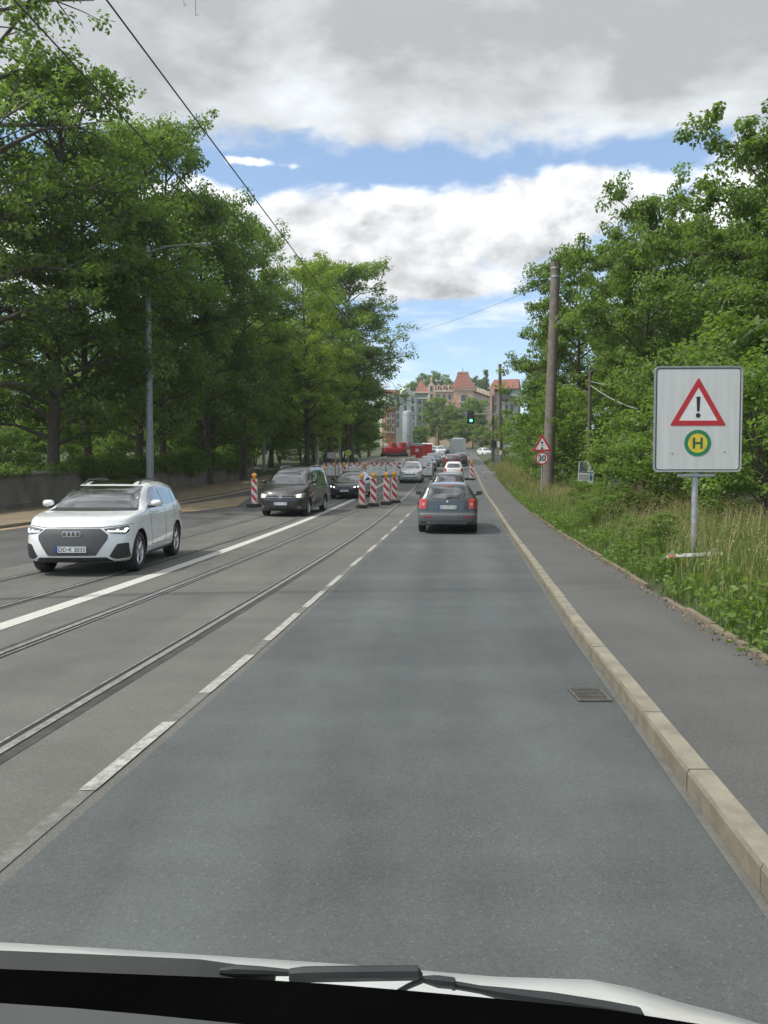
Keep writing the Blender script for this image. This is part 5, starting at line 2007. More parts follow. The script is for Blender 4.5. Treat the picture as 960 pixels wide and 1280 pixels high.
def pole(name, label, px, Y, r0, r1, top_py, m, lean=(0, 0), rings=True, px_top=None):
    x = at(px, Y)
    zg = gz(Y) + float(bank(x, Y)) - .1
    t = thing(name, label, 'pole', (x, Y, zg))
    H = zat(top_py, Y) - zg
    dx = (at(px_top, Y) - x) if px_top else 0
    path = [(dx * k / 6, 0, -.4 + (H + .4) * k / 6) for k in range(7)]
    MB().tube(path, [r0 + (r1 - r0) * k / 6 for k in range(7)], 20).build('shaft', m, t, 50)
    if rings:
        MB().tube([(dx, 0, H - .02), (dx, 0, H + .05)], [r1 * 1.08, r1 * 1.0], 20).build('cap', mat('pole_cap', (.05, .045, .04), .8), t)
        for q in (.93, .965):
            MB().tube([(dx * q, 0, H * q), (dx * q, 0, H * q + .09)], r1 * 1.06 + .004, 20).build('clamp_ring', M_GALV, t)
    return t, Vector((x + dx, Y, zg + H))


M_POLE = mat('pole_concrete', (0.185, 0.165, 0.14), .9, scale=4, color2=(.13, .115, .10), bump=.4)
M_RUST = mat('pole_rust', (0.14, 0.095, 0.07), .9, scale=4, color2=(.10, .075, .06), bump=.3)
M_WOOD = mat('pole_wood', (0.12, 0.10, 0.08), .9, scale=5, color2=(.075, .062, .05), bump=.5)
M_DARKP = mat('pole_dark', (0.06, 0.06, 0.06), .7, scale=5)
pA, topA = pole('concrete_pole', 'tall grey concrete pole next to the speed limit sign', 684, 38.2, .29, .22, 330, M_POLE, px_top=692)
pB, topB = pole('wooden_pole', 'slim wooden pole carrying a small poster, right of the concrete pole', 735, 34.5, .10, .075, 468, M_WOOD, px_top=736, rings=False)
pC, topC = pole('rusty_pole', 'tall rusty brown pole far along the right footway', 625, 86, .24, .17, 457, M_RUST, px_top=624)
pD, topD = pole('signal_mast', 'dark slim mast holding the green traffic light arm', 615.5, 88, .15, .11, 495, M_DARKP, rings=False)

# poster on the wooden pole
def poster():
    Y = 34.3
    x = at(731.5, Y)
    z = zat(591.5, Y)
    t = thing('election_poster', 'white poster with dark photo corner and blue figure on the wooden pole', 'poster', (x, Y, z), R(6), None, (0, R(1.5), R(6)))
    w, h = 20.5 * Y / 961, 29 * Y / 961
    MB().prism([(-w / 2, -h / 2), (w / 2, -h / 2), (w / 2, h * .15), (w * .18, h / 2), (-w / 2 + .06, h / 2)], -.008, .008).build('board', M_TRIW, t)
    MB().prism([(-w / 2 + .07, .08), (.08, .08), (.06, h / 2 - .02), (-w / 2 + .09, h / 2 - .02)], -.0115, -.0085).build('photo', mat('poster_photo', (.08, .085, .11), .5, var=.6, scale=12), t)
    MB().prism([(-w / 2 + .05, .03), (w / 2 - .02, .0), (w / 2 - .02, .045), (-w / 2 + .05, .075)], -.0115, -.0085).build('headline_bar', mat('poster_slate', (.10, .13, .16), .5), t)
    fg = MB()
    disc(fg, .04, -.0115, -.0085, .25, -.06, 16)
    fg.prism([(.20, -.33), (.31, -.33), (.325, -.13), (.25, -.095), (.18, -.13)], -.0115, -.0085)
    fg.build('blue_figure', mat('poster_blue', (.02, .13, .28), .5), t)
    ln = MB()
    rn = random.Random(3)
    for r_ in range(2):
        xx = -w / 2 + .07
        while xx < .12:
            l = rn.uniform(.05, .09)
            ln.box((xx + l / 2, -.010, -.12 - r_ * .12), (l * .8, .003, .085))
            xx += l
    ln.build('printed_text', mat('poster_grey', (.27, .28, .27), .5), t)


poster()

# traffic light on its arm
def traffic_light():
    Y = 87.6
    z = zat(522, Y)
    t = thing('traffic_light', 'traffic light showing green, hanging from a thin arm over our lane', 'traffic light', (at(588, Y), Y, z))
    MB().box((0, .06, 0), (.82, .02, 1.5), bev=.01).build('backboard', M_PLASTIC, t)
    MB().box((0, -.1, 0), (.42, .3, 1.25), bev=.04).build('housing', M_PLASTIC, t)
    for dz, mk in ((.38, mat('signal_off_red', (.05, .008, .008), .3)), (0, mat('signal_off_amber', (.06, .03, .005), .3)), (-.38, mat('signal_green', (.1, .9, .6), .3, emit=(.10, 1.0, .55), estr=2.2))):
        disc(MB(), .16, -.262, -.252, 0, dz, 20).build('lens', mk, t)
        MB().tube([(.17 * math.cos(a), -.33, dz + .17 * math.sin(a)) for a in np.linspace(0.2, math.pi - .2, 9)], .03, 5).build('visor', M_PLASTIC, t)
    L = at(620, Y) - at(588, Y)
    MB().tube([(.1, .1, .35), (L * .5, .1, .37), (L, .1, .30)], .06, 8).build('arm', M_GALV, t)


traffic_light()
# roadside cabinet, post and small plates near the rusty pole
Yc = 80.0
t = thing('roadside_cabinet', 'grey switch cabinet in the bushes by the rusty pole', 'cabinet', (at(622, Yc), Yc, gz(Yc) + .2), R(-4))
MB().box((0, 0, .7), (.75, .45, 1.5), bev=.02).build('case', mat('cabinet_grey', (.14, .155, .15), .6), t)
MB().box((.012, -.232, .72), (.66, .012, 1.3)).build('door', mat('cabinet_door', (.16, .175, .17), .6), t)
t = thing('stop_post', 'green-grey post with small white plates beside the far footway', 'sign', (at(618, 76), 76, gz(76) + .15))
MB().tube([(0, 0, -.2), (0, 0, 2.9)], .05, 10).build('post', mat('post_green', (.08, .11, .10), .6), t)
MB().box((.35, -.06, 2.55), (.28, .02, .55), bev=.004).build('plate', M_TRIW, t)
MB().box((.58, -.06, 1.75), (.24, .02, .42), bev=.004).build('plate', M_TRIW, t)
MB().box((-.1, -.06, 2.6), (.5, .12, .7), bev=.03).build('signal_box', M_PLASTIC, t)
t = thing('barrier_trestle', 'low white trestle left on the far footway edge', 'trestle', (at(612, 63), 63, gz(63) + .12), R(20))
MB().box((0, 0, .42), (1.0, .05, .16), bev=.01).build('rail', M_SWHITE, t)
for s_ in (-.4, .4):
    MB().tube([(s_, -.16, 0), (s_, 0, .5), (s_, .16, 0)], .025, 6).build('leg', M_GALV, t)

# yellow stop flag on the left by the barriers, and the left lamps
t = thing('stop_sign', 'round yellow tram stop sign with green rim above the barriers', 'sign', (at(435.5, 64), 64, gz(64)))
zz = zat(566, 64) - gz(64)
MB().tube([(0, 0, 0), (0, 0, zz + .3)], .04, 8).build('post', M_GALV, t)
disc(MB(), .30, -.07, -.05, 0, zz, 28).build('disc', M_YEL, t)
disc(MB(), .30, -.078, -.072, 0, zz, 28, .23).build('rim', M_GREEN, t)
H = MB()
for a, b, c, d in ((-.08, 0, .05, .24), (.08, 0, .05, .24), (0, 0, .11, .05)):
    H.box((a, -.075, zz + b), (c, .008, d))
H.build('letter', M_GREEN, t)
t = thing('site_board', 'small grey board on a yellow post left of the tram stop sign', 'board', (at(414, 63), 63, gz(63)))
MB().box((0, 0, 1.95), (.62, .03, .5), bev=.005).build('board', M_GREYPL if False else mat('board_grey', (.33, .34, .36), .5), t)
MB().box((.36, .02, 1.2), (.09, .05, 2.4)).build('post', mat('board_post', (.40, .27, .06), .6), t)


def lamp_pole(label, px, Y, head_px, head_py, r0, group):
    x = at(px, Y)
    zg = gz(Y) + .1
    t = thing('street_lamp', label, 'street lamp', (x, Y, zg), 0, group)
    H = zat(head_py, Y) - zg
    dx = at(head_px, Y) - x
    m = mat('lamp_pole_grey', (.27, .29, .31), .55, .3, var=.1)
    MB().tube([(0, 0, 0), (0, 0, H * .5), (0, 0, H)], [r0, r0 * .82, r0 * .6], 16).build('post', m, t, True)
    MB().lathe([(r0 * 1.12, H * .48), (r0 * 1.12, H * .495)], (0, 0, 0), 'z', 16, True).build('clamp_ring', m, t)
    MB().tube([(0, 0, H - .35), (dx * .3, 0, H - .02), (dx * .75, 0, H + .1)], [.06, .05, .045], 8).build('arm', m, t, True)
    hb = MB().box((dx * .9, 0, H + .08), (.95, .30, .14), (0, R(-5), 0), .05)
    hb.build('lamp_head', M_GALV, t)
    MB().box((dx * .9, 0, H - .002), (.6, .22, .03), (0, R(-5), 0), .01).build('lamp_glass', M_SWHITE, t)
    return t


GLP = 'street lamps on the left'
lamp_pole('grey street lamp with thick post behind the white SUV', 188, 40, 262, 312, .20, GLP)
lamp_pole('street lamp whose head shows against the trees above the dark van', 330, 72, 392, 478, .14, GLP)
lamp_pole('street lamp whose head shows against the dark tree by the gap', 425, 92, 474, 478, .14, GLP)

# poles and signs at the foot of the left trees
for px, Y, r_, tp, lab, m_ in ((397, 76, .16, 498, 'thick grey pole among the left trees above the fence', M_GALV), (415, 80, .11, 470, 'thin rusty pole among the left trees', M_RUST),
                               (301, 58, .05, 520, 'thin post standing on the wall left of the dark van', M_DARKP)):
    pole('pole', lab, px, Y, r_, r_ * .8, tp, m_, rings=False)

# ------------------------------------------------------------------ overhead wires
M_WIRE = mat('wire_dark', (0.02, 0.02, 0.022), .5)
M_WIREL = mat('wire_light', (0.30, 0.31, 0.32), .5)


def wire(name, label, a, b, r, sag=0.0, m=M_WIRE, group='overhead wires', n=14):
    a, b = Vector(a), Vector(b)
    o = thing(name, label, 'wire', tuple(a), 0, group)
    pts = [(b - a) * (k / n) - Vector((0, 0, 4 * sag * (k / n) * (1 - k / n))) for k in range(n + 1)]
    MB().tube(pts, r, 6).build('strand', m, o)
    return o


def u_pt(u, y, h):
    return (u + .1 * y, y, h)


wire('overhead_wire', 'dark overhead wire above our tram track, right one of two', u_pt(-3.37, 2, 6.15), u_pt(-3.37, 62, 6.15 + .4), .009, 0)
wire('overhead_wire', 'thicker overhead cable left of the tram wire', u_pt(-6.45, 3, 8.6), u_pt(-6.45, 62, 8.9), .014, .2)
def hanger(y):
    pass
wire('span_wire', 'thin span wire from the tall concrete pole towards the left trees', tuple(topA - Vector((0, 0, .9))), (at(505, 90), 90, zat(420, 90)), .012, .3, M_WIREL)
wire('service_wire', 'upper pale service wire from the wooden pole into the trees', tuple(topB - Vector((0, 0, .35))), (at(1010, 19), 19, zat(470, 19)), .016, .35, M_WIREL)
wire('service_wire', 'lower sagging pale service wire from the wooden pole', tuple(topB - Vector((0, 0, .5))), (at(1010, 18), 18, zat(488, 18)), .018, .95, M_WIREL)
wire('service_wire', 'thin wire running up behind the board to the right edge', (at(840, 30), 30, zat(478, 30)), (at(1010, 14), 14, zat(360, 14)), .009, .1, M_WIREL)
wire('service_wire', 'thin wire right of the board near the picture edge', (at(900, 24), 24, zat(482, 24)), (at(1010, 15), 15, zat(415, 15)), .008, .1, M_WIREL)
t = thing('cross_span', 'cross span with insulators over the closed lane near the gap', 'wire', (at(425, 95), 95, zat(518, 95)), 0, 'overhead wires')
MB().tube([(0, 0, 0), (at(447, 95) - at(425, 95), 0, .1)], .06, 6).build('bracket', M_GALV, t)
MB().tube([(at(447, 95) - at(425, 95), 0, .1), (at(520, 95) - at(425, 95), 0, -.2)], .02, 6).build('strand', M_WIREL, t)
for px in (463, 470, 478, 495):
    MB().lathe([(.05, -.25), (.08, -.1), (.05, .1)], (at(px, 95) - at(425, 95), 0, -.05), 'z', 8, True).build('insulator', M_SWHITE, t)
wire('overhead_wire', 'pair of brownish tram wires curving across below the dark tree', (at(438, 92), 92, zat(484, 92)), (at(548, 160), 160, zat(506, 160)), .06, .4, M_RUST)

# ------------------------------------------------------------------ buildings up the hill
M_PEACH = mat('render_peach', (0.60, 0.45, 0.30), .85, scale=.4, color2=(.54, .39, .27))
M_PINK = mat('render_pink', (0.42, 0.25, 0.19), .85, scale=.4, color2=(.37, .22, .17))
M_TRIM = mat('sandstone_trim', (0.55, 0.47, 0.36), .85, scale=1)
M_TILE = mat('roof_tile', (0.25, 0.105, 0.08), .85, scale=1.2, color2=(.19, .085, .068))
M_GRENDER = mat('render_green', (0.24, 0.31, 0.23), .85, scale=.4, color2=(.21, .28, .21))
M_GPALE = mat('render_pale_green', (0.50, 0.55, 0.47), .85, scale=.4)
M_GREYB = mat('render_grey', (0.26, 0.29, 0.31), .85, scale=.4)
M_BRICK = mat('brick', (0.34, 0.15, 0.09), .9, scale=3, color2=(.26, .11, .07))
M_PANE = mat('window_pane', (0.035, 0.045, 0.055), .12, spec=.7)
M_WFRAME = mat('window_frame', (0.45, 0.43, 0.38), .6)


class House:
    def __init__(s, name, label, x, y, rz):
        s.t = thing(name, label, 'building', (x, y, gz(y)), rz)

    def wall(s, poly, y0, y1, m, name='wall'):
        return MB().prism(poly, y0, y1).build(name, m, s.t)

    def windows(s, xs, zs, w, h, y):
        for z in zs:
            for x in xs:
                f = MB().box((x, y - .04, z), (w + .24, .12, h + .24)).build('window', M_WFRAME, s.t)
                MB().box((x, y - .105, z), (w, .03, h)).build('pane', M_PANE, f)
                MB().box((x, y - .12, z - h / 2 - .2), (w + .5, .3, .14)).build('sill', M_TRIM, f)

    def box(s, c, d, m, name, bev=0):
        return MB().box(c, d, None, bev).build(name, m, s.t)

    def roof(s, base, top, z0, z1, m=M_TILE, name='roof'):
        """base/top: (x0,x1,y0,y1) rectangles"""
        v = [(a, b, z0) for a, b in ((base[0], base[2]), (base[1], base[2]), (base[1], base[3]), (base[0], base[3]))]
        v += [(a, b, z1) for a, b in ((top[0], top[2]), (top[1], top[2]), (top[1], top[3]), (top[0], top[3]))]
        return MB().add(v, [(3, 2, 1, 0), (4, 5, 6, 7), (0, 1, 5, 4), (1, 2, 6, 5), (2, 3, 7, 6), (3, 0, 4, 7)]).build(name, m, s.t)


def hz(py, Y, base):
    return zat(py, Y) - base


def peach_block():
    Y = 262.0
    b = gz(Y)
    eave, ridge = hz(490, Y, b), hz(481.5, Y, b)
    m_px = Y / 961
    # left wing with its gable
    W = (573 - 534) * m_px
    H = House('apartment_block', 'peach corner block with red mansard roof and truncated corner tower', at(534, Y), Y, 0)
    gx = (543.5 - 534) * m_px
    H.wall([(0, -4), (gx, -4), (gx, hz(484, Y, b)), (gx * .62, hz(479, Y, b)), (gx * .5, hz(476, Y, b)), (gx * .38, hz(479, Y, b)), (0, hz(484, Y, b))], -.6, 12, M_PEACH, 'gable')
    H.box((gx / 2, -.3, hz(475, Y, b)), (.5, .5, 1.2), M_TRIM, 'finial', .1)
    H.windows([gx * .5], [hz(p, Y, b) for p in (487, 497, 508, 519)], .9, 1.9, -.6)
    H.wall([(gx, -4), (W, -4), (W, eave), (gx, eave)], 0, 12, M_PEACH, 'wall')
    H.box((gx / 2 + W / 2, -.2, eave + .1), (W - gx, .9, .5), M_TRIM, 'cornice')
    H.roof((gx, W, -.3, 12), (gx + .3, W, 2.2, 12), eave + .35, ridge, M_TILE, 'mansard_roof')
    n = 4
    xs = [gx + (i + .6) * (W - gx) / (n + .2) for i in range(n)]
    for x in xs:
        d = MB().box((x, .45, (eave + ridge) / 2 + .2), (.9, 1.6, 1.7)).build('dormer', M_TRIM, H.t)
        MB().box((x, -.37, (eave + ridge) / 2 + .15), (.55, .05, 1.2)).build('pane', M_PANE, d)
    H.windows(xs, [hz(p, Y, b) for p in (497, 507, 517, 527)], .9, 1.8, 0)
    # corner tower
    tx0, tx1 = (566.5 - 534) * m_px, (590 - 534) * m_px
    H.wall([(tx0, -4), (tx1, -4), (tx1, hz(489, Y, b)), (tx0, hz(489, Y, b))], -1.6, 8, mat('render_salmon', (.46, .29, .21), .85, scale=.4), 'tower')
    H.box(((tx0 + tx1) / 2, 3.2, hz(489, Y, b) + .2), (tx1 - tx0 + .8, 10.2, .6), M_TRIM, 'tower_cornice')
    cx = (579 - 534) * m_px
    hw = 6 * m_px
    H.roof((tx0 - .5, tx1 + .5, -2.1, 8.5), (cx - hw, cx + hw, 1.4, 5), hz(489, Y, b) + .5, hz(466, Y, b), M_TILE, 'tower_roof')
    H.box((cx, 3.2, hz(465.5, Y, b)), (hw * 2.3, 4, .35), M_TRIM, 'roof_crest')
    MB().tube([(cx, 3, hz(466, Y, b)), (cx, 3, hz(459, Y, b))], .09, 6).build('spike', M_DARKP, H.t)
    d = MB().add([(cx - 1.0, -1.3, hz(485.5, Y, b)), (cx + .6, -1.3, hz(485.5, Y, b)), (cx - .2, -1.3, hz(482, Y, b)), (cx - .2, 1.5, hz(482.5, Y, b))], [(0, 1, 2), (0, 2, 3), (1, 3, 2)]).build('tower_dormer', M_TRIM, H.t)
    H.windows([tx0 + (tx1 - tx0) * k for k in (.44, .6)], [hz(p, Y, b) for p in (499, 511, 522)], 1.0, 2.2, -1.6)
    H.box((tx0 + (tx1 - tx0) * .52, -2.1, hz(504, Y, b)), (3.6, 1.0, .3), M_TRIM, 'balcony')
    # right wing turned away into shade
    rx0, rx1 = tx1, (613 - 534) * m_px
    Wn = 24.0
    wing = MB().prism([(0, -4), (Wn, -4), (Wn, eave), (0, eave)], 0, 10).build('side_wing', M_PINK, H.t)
    wing.location = (rx0 - .2, .8, 0)
    wing.rotation_euler = (0, 0, R(62))
    wing.rotation_euler = (0, 0, R(66))
    r2 = MB().add([(0, -.4, eave + .3), (Wn, -.4, eave + .3), (Wn, 10, eave + .3), (0, 10, eave + .3), (0, 2, ridge), (Wn, 2, ridge), (Wn, 8, ridge), (0, 8, ridge)],
                  [(3, 2, 1, 0), (4, 5, 6, 7), (0, 1, 5, 4), (1, 2, 6, 5), (2, 3, 7, 6), (3, 0, 4, 7)]).build('mansard_roof', M_TILE, H.t)
    r2.location = wing.location
    r2.rotation_euler = wing.rotation_euler
    for i in range(7):
        for p in (497, 507, 517, 527):
            f = MB().box((1.8 + i * 3.1, -.04, hz(p, Y, b)), (1.2, .12, 2.1)).build('window', M_WFRAME, H.t)
            MB().box((1.8 + i * 3.1, -.105, hz(p, Y, b)), (.95, .03, 1.8)).build('pane', M_PANE, f)
            f.location = wing.location
            f.rotation_euler = wing.rotation_euler
        d = MB().box((1.8 + i * 3.1, .5, (eave + ridge) / 2 + .2), (1.1, 1.7, 1.7)).build('dormer', M_TRIM, H.t)
        d.location = wing.location
        d.rotation_euler = wing.rotation_euler


peach_block()


def green_house():
    Y = 236.0
    b = gz(Y)
    mp = Y / 961
    H = House('corner_house', 'pale green corner house with pointed red tower roof', at(520.5, Y), Y, 0)
    W = (534 - 520.5) * mp
    H.wall([(0, -4), (W, -4), (W, hz(492, Y, b)), (0, hz(492, Y, b))], 0, 9, M_GRENDER, 'tower')
    H.box((W / 2, 4.4, hz(492, Y, b) + .15), (W + .8, 10, .4), M_TRIM, 'cornice')
    H.box((W / 2, -.1, hz(498.5, Y, b)), (W + .2, .4, .3), M_GPALE, 'string_course')
    H.roof((-.5, W + .5, -.5, 9.5), (W * .42, W * .5, 4, 4.4), hz(492, Y, b) + .35, hz(474, Y, b), M_TILE, 'spire_roof')
    H.windows([W * .3, W * .7], [hz(p, Y, b) for p in (503, 513, 523)], .8, 1.7, 0)
    # pale facade towards the street, receding to the left
    Wn = 12.0
    wg = MB().prism([(-Wn, -4), (0, -4), (0, hz(496, Y, b)), (-Wn, hz(496, Y, b))], 0, 6).build('street_facade', M_GPALE, H.t)
    wg.rotation_euler = (0, 0, R(38))
    gbl = MB().prism([(-6.5, hz(496, Y, b)), (-1.0, hz(496, Y, b)), (-1.6, hz(491, Y, b)), (-3.7, hz(486.5, Y, b)), (-5.9, hz(491, Y, b))], -.2, 4).build('gable', M_GPALE, H.t)
    gbl.rotation_euler = wg.rotation_euler
    rf = MB().add([(-Wn, -.3, hz(496, Y, b)), (0, -.3, hz(496, Y, b)), (0, 6, hz(496, Y, b)), (-Wn, 6, hz(496, Y, b)), (-Wn, 3, hz(489, Y, b)), (0, 3, hz(489, Y, b))],
                  [(0, 1, 5, 4), (2, 3, 4, 5), (0, 4, 3), (1, 2, 5), (0, 3, 2, 1)]).build('roof', M_TILE, H.t)
    rf.rotation_euler = wg.rotation_euler
    for i in range(4):
        for p in (502, 512, 522, 532):
            f = MB().box((-1.6 - i * 2.9, -.04, hz(p, Y, b)), (1.2, .12, 2.0)).build('window', M_WFRAME, H.t)
            MB().box((-1.6 - i * 2.9, -.105, hz(p, Y, b)), (.95, .03, 1.75)).build('pane', M_PANE, f)
            f.rotation_euler = wg.rotation_euler


green_house()
Yb = 215.0
bb = gz(Yb)
H = House('brick_house', 'red brick house at the left edge of the distant row', at(482, Yb), Yb, R(6))
H.wall([(0, -4), (2.9, -4), (2.9, hz(516, Yb, bb)), (1.9, hz(513, Yb, bb)), (0, hz(513, Yb, bb))], 0, 10, M_BRICK, 'wall')
H.windows([.7, 2.0], [hz(p, Yb, bb) for p in (520, 528, 537)], .6, 1.3, 0)
H.roof((-.2, 3.1, -.3, 10.3), (1.2, 1.6, 3, 7), hz(513, Yb, bb), hz(507, Yb, bb))

Yg = 178.0
bg_ = gz(Yg)
H = House('grey_house', 'grey rendered house with red roof behind the rusty pole', at(612, Yg), Yg, R(-14))
mp = Yg / 961
Wg = 34 * mp
H.wall([(0, -4), (Wg, -4), (Wg, hz(487, Yg, bg_)), (0, hz(492, Yg, bg_))], 0, 9, M_GREYB, 'wall')
H.roof((-.4, Wg + .3, -.5, 9.5), (.6, Wg, 3, 6), hz(487.5, Yg, bg_), hz(473.5, Yg, bg_), M_TILE)
H.windows([.9, 2.3, 3.7, 5.0], [hz(p, Yg, bg_) for p in (500, 511, 522, 533)], .75, 1.5, 0)
H.box((3.4, -.6, hz(496, Yg, bg_)), (1.5, 1.4, 2.0), M_DARKP, 'bay')
H.roof((2.5, 4.3, -1.5, .2), (3.3, 3.5, -.2, .1), hz(490.5, Yg, bg_), hz(487.5, Yg, bg_), M_GREYB, 'bay_roof')
H.wall([(0, -4), (1.0, -4), (1.0, hz(487, Yg, bg_)), (.5, hz(484, Yg, bg_)), (0, hz(487, Yg, bg_))], -.5, -.05, M_PINK, 'gable')

# trees in front of the houses and on the hill behind
GF = 'trees by the distant houses'
for key, lf, px, Y, top, lab, wd, rz in (
        ('far_tree', 'mid', 548, 222, 497, 'leafy tree in front of the peach block, left of its tower', .95, .3),
        ('far_tree', 'deep', 565, 216, 510, 'dark tree below the tower of the peach block', .9, 1.3),
        ('far_tree', 'light', 591, 214, 498, 'leafy tree behind the green traffic light', .85, 2.3),
        ('far_tree', 'light', 603, 178, 533, 'low bright tree right of the traffic light', 1.1, 3.3),
        ('far_tree', 'mid', 524, 205, 533, 'low tree at the foot of the green corner house', 1.3, 4.3),
        ('far_tree', 'mid', 576, 205, 525, 'low tree above the box truck', 1.2, 5.3),
        ('far_tree', 'mid', 624, 150, 520, 'low tree hidden behind the rusty pole', .9, 2.0)):
    x = at(px, Y)
    plant('tree', key, lf, x, Y, zat(top, Y) - gz(Y), lab, 'tree', GF, rz, wd, gz(Y))
# hill behind the town
hv, hf = [], []
hx = np.linspace(-120, 260, 39)
hy = np.array([300, 320, 345, 375, 410, 470])
hh = np.array([0, 7, 13, 16, 17, 12])
for j, yy in enumerate(hy):
    for i, xx in enumerate(hx):
        e = math.exp(-((xx - 35) / 75) ** 2)
        hv.append((xx, yy, gz(yy) - .5 + hh[j] * e * (1 + .1 * math.sin(xx * .11))))
for j in range(len(hy) - 1):
    for i in range(len(hx) - 1):
        a = j * len(hx) + i
        hf.append((a, a + 1, a + 1 + len(hx), a + len(hx)))
structure('hill', np_mesh('hill', np.array(hv), np.array(hf)), mat('hill_meadow', (.05, .085, .03), .9, scale=.1))
for key, lf, px, Y, top, lab, wd, rz in (
        ('far_tree', 'mid', 516, 318, 478, 'hill tree behind the left slope of the green house roof', 1.0, .4),
        ('far_tree', 'mid', 532, 330, 468, 'hill tree behind the pointed red tower roof', .95, 1.4),
        ('far_tree', 'mid', 546, 335, 466, 'tallest hill tree, left of the truncated tower', .95, 2.4),
        ('far_tree', 'mid', 561, 328, 476, 'hill tree touching the left side of the truncated tower', .9, 3.4),
        ('far_tree', 'deep', 591, 330, 472, 'hill tree right of the truncated tower', .8, 4.4),
        ('far_tree', 'deep', 602, 335, 474, 'hill tree at the foot of the poplar', .8, 5.4),
        ('poplar', 'deep', 607, 332, 459, 'slim pointed poplar on the hill', .75, .4),
        ('far_tree', 'deep', 622, 330, 482, 'hill tree behind the red roof on the right', 1.0, 1.9)):
    zb_ = gz(Y) + 5
    plant('tree', key, lf, at(px, Y), Y, zat(top, Y) - zb_, lab, 'tree', 'trees on the hill', rz, wd * .62, zb_)

# ------------------------------------------------------------------ twig hanging from a roadside tree outside the frame
t = thing('overhanging_tree', 'bare twigs of a tree hanging into the top of the picture', 'tree', (-11.0, 9.0, 0))
tk = MB()
tk.tube([(0, 0, -.2), (.3, 0, 4), (1.5, 0, 8.5), (4.5, 0, 10.2), (7.6, 0, 9.9), (8.7, 0, 8.8)], [.16, .12, .07, .035, .018, .009], 8)
tk.build('trunk', M_BARK, t, True)
tw = MB()
rnd = random.Random(21)
base = Vector((8.7, 0, 8.8))
for k in range(5):
    a = base + Vector((rnd.uniform(-.05, .05), 0, 0))
    e = base + Vector((rnd.uniform(-.08, .22), rnd.uniform(-.1, .1), -1.45 - .10 * k))
    mid = a.lerp(e, .6) + Vector((rnd.uniform(-.08, .08), 0, 0))
    tw.tube([a, mid, e, e + Vector((rnd.uniform(.03, .09), 0, .02))], [.007, .005, .003, .002], 4)
    for q in range(3):
        f = mid.lerp(e, q / 3)
        tw.tube([f, f + Vector((rnd.uniform(-.12, .12), 0, -.06 - rnd.random() * .05))], [.003, .002], 4)
tw.build('twigs', M_BARK, t)

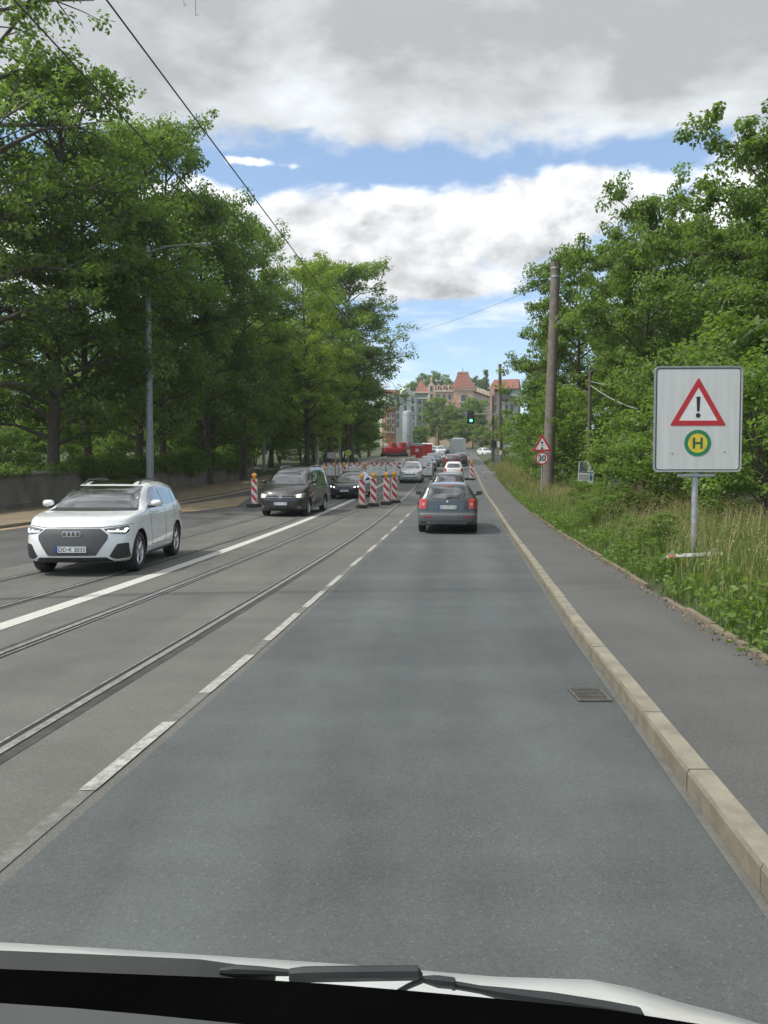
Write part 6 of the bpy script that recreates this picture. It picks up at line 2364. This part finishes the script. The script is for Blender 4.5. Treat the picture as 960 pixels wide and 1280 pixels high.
# ------------------------------------------------------------------ the vehicle the picture is taken from
def own_vehicle():
    t = thing('own_vehicle', 'white bonnet, wipers and black cowl of the vehicle we ride in', 'van', (0, 0, 0))
    wt = paint('bonnet_white', (0.74, 0.77, 0.75))
    def ray(px, py, Y):
        th = math.atan(40 / 961)
        v = (py - 640) / 961
        dy = math.cos(th) - v * math.sin(th)
        return ((px - 480) / 961 / dy * Y, Y, CAM_H - (math.sin(th) + v * math.cos(th)) / dy * Y)
    # bonnet: rear edge under the cowl, top crest, then falling away to the nose
    cols = [-420, -260, -120, 0, 120, 240, 380, 480, 525, 570, 620, 680, 740, 790, 850, 910, 960, 1010, 1060]
    edge = [1162, 1165, 1170, 1175, 1182, 1190, 1199, 1206, 1210, 1214, 1218, 1220, 1222, 1232, 1250, 1265, 1280, 1300, 1330]
    v = []
    Yc = 1.32
    rows = []
    for px, py in zip(cols, edge):
        c = Vector(ray(px, py, Yc))
        d = 0.42
        pts = [(c.x, c.y - .62, c.z + .10), (c.x, c.y - .40, c.z + .085), (c.x, c.y - .20, c.z + .05), (c.x, c.y - .08, c.z + .022), (c.x, c.y, c.z - .004),
               (c.x, c.y + .06, c.z - .045), (c.x, c.y + .12, c.z - .12), (c.x, c.y + .15, c.z - .30), (c.x, c.y + .10, c.z - .5)]
        # keep the rear part below the sight line
        pts = [(a, b, z if b >= c.y else c.z + (c.y - b) * .34) for a, b, z in pts]
        rows.append(pts)
    n = len(rows[0])
    for r_ in rows:
        v += r_
    f = [(i * n + k, (i + 1) * n + k, (i + 1) * n + k + 1, i * n + k + 1) for i in range(len(rows) - 1) for k in range(n - 1)]
    MB().add(v, f).build('bonnet', wt, t, True)

    def slab(name, pts_top, Y, thick, m, depth):
        """bar that follows image-like outline at distance Y with real thickness"""
        vv, ff = [], []
        for (px, py, hpx) in pts_top:
            a, b = Vector(ray(px, py, Y)), Vector(ray(px, py + hpx, Y))
            vv += [tuple(a), tuple(b), tuple(b + Vector((0, -depth, -depth * .3))), tuple(a + Vector((0, -depth, -depth * .3)))]
        k = len(pts_top)
        for i in range(k - 1):
            for j in range(4):
                q = (j + 1) % 4
                ff.append((i * 4 + j, i * 4 + q, (i + 1) * 4 + q, (i + 1) * 4 + j))
        ff += [(0, 1, 2, 3), tuple((k - 1) * 4 + j for j in (3, 2, 1, 0))]
        return MB().add(vv, ff).build(name, m, t)
    cowl = mat('cowl_black', (0.0022, 0.0022, 0.0025), 1.0, spec=0.0)
    slab('cowl', [(-300, 1206, 70), (0, 1211, 60), (150, 1217, 60), (280, 1222, 62), (400, 1229, 64), (520, 1239, 66), (640, 1250, 66), (760, 1262, 66), (900, 1284, 60), (1100, 1320, 60)], .92, 0, cowl, .10)
    slab('cowl_edge', [(-300, 1182, 22), (0, 1188, 24), (120, 1193, 25), (250, 1199, 22), (300, 1206, 16), (345, 1212, 9)], 1.0, 0, mat('cowl_grey', (0.035, 0.038, 0.037), .6, spec=.25), .05)
    slab('dashboard', [(-300, 1247, 90), (0, 1254, 90), (90, 1260, 80), (180, 1268, 70), (260, 1276, 60), (340, 1284, 60)], .72, 0, mat('dashboard_grey', (0.045, 0.05, 0.05), .6), .12)
    wm = mat('wiper_black', (0.022, 0.026, 0.027), .45)
    def wiper(pts, Y, rad):
        P = [ray(px, py, Y) for px, py in pts]
        return MB().tube(P, rad, 8)
    w = MB()
    P = [ray(px, py, .985) for px, py in ((275, 1214), (295, 1213), (325, 1214), (365, 1216))]
    w.tube(P, [.004, .007, .006, .004], 8)
    P = [ray(px, py, .985) for px, py in ((362, 1219), (380, 1218), (440, 1217), (522, 1216), (526, 1220))]
    w.tube(P, [.008, .0095, .0095, .009, .004], 8)
    w.build('wiper', wm, t, True)
    w = MB()
    P = [ray(px, py, .985) for px, py in ((488, 1245), (510, 1233), (530, 1224), (545, 1223))]
    w.tube(P, [.003, .0035, .004, .004], 6)
    P = [ray(px, py, .985) for px, py in ((528, 1224), (548, 1227), (566, 1229), (568, 1236))]
    w.tube(P, [.004, .0075, .0075, .004], 8)
    P = [ray(px, py, .985) for px, py in ((566, 1231), (600, 1237), (632, 1243), (690, 1252), (760, 1263), (798, 1269), (803, 1276))]
    w.tube(P, [.005, .005, .008, .011, .011, .010, .006], 8)
    w.build('wiper', wm, t, True)


own_vehicle()

# ------------------------------------------------------------------ thin scatter volume added to soften far contrast and lift dark tones
hm = bpy.data.materials.new('added_haze_volume')
hm.use_nodes = True
nt = hm.node_tree
nt.nodes.clear()
vo = nt.nodes.new('ShaderNodeVolumePrincipled')
vo.inputs['Color'].default_value = (.88, .92, .95, 1)
vo.inputs['Density'].default_value = .00032
ou = nt.nodes.new('ShaderNodeOutputMaterial')
nt.links.new(vo.outputs[0], ou.inputs['Volume'])
hb = MB().box((0, 195, 28.45), (1460, 490, 59.1)).build('added_haze', hm)
tag(hb, kind='stuff')
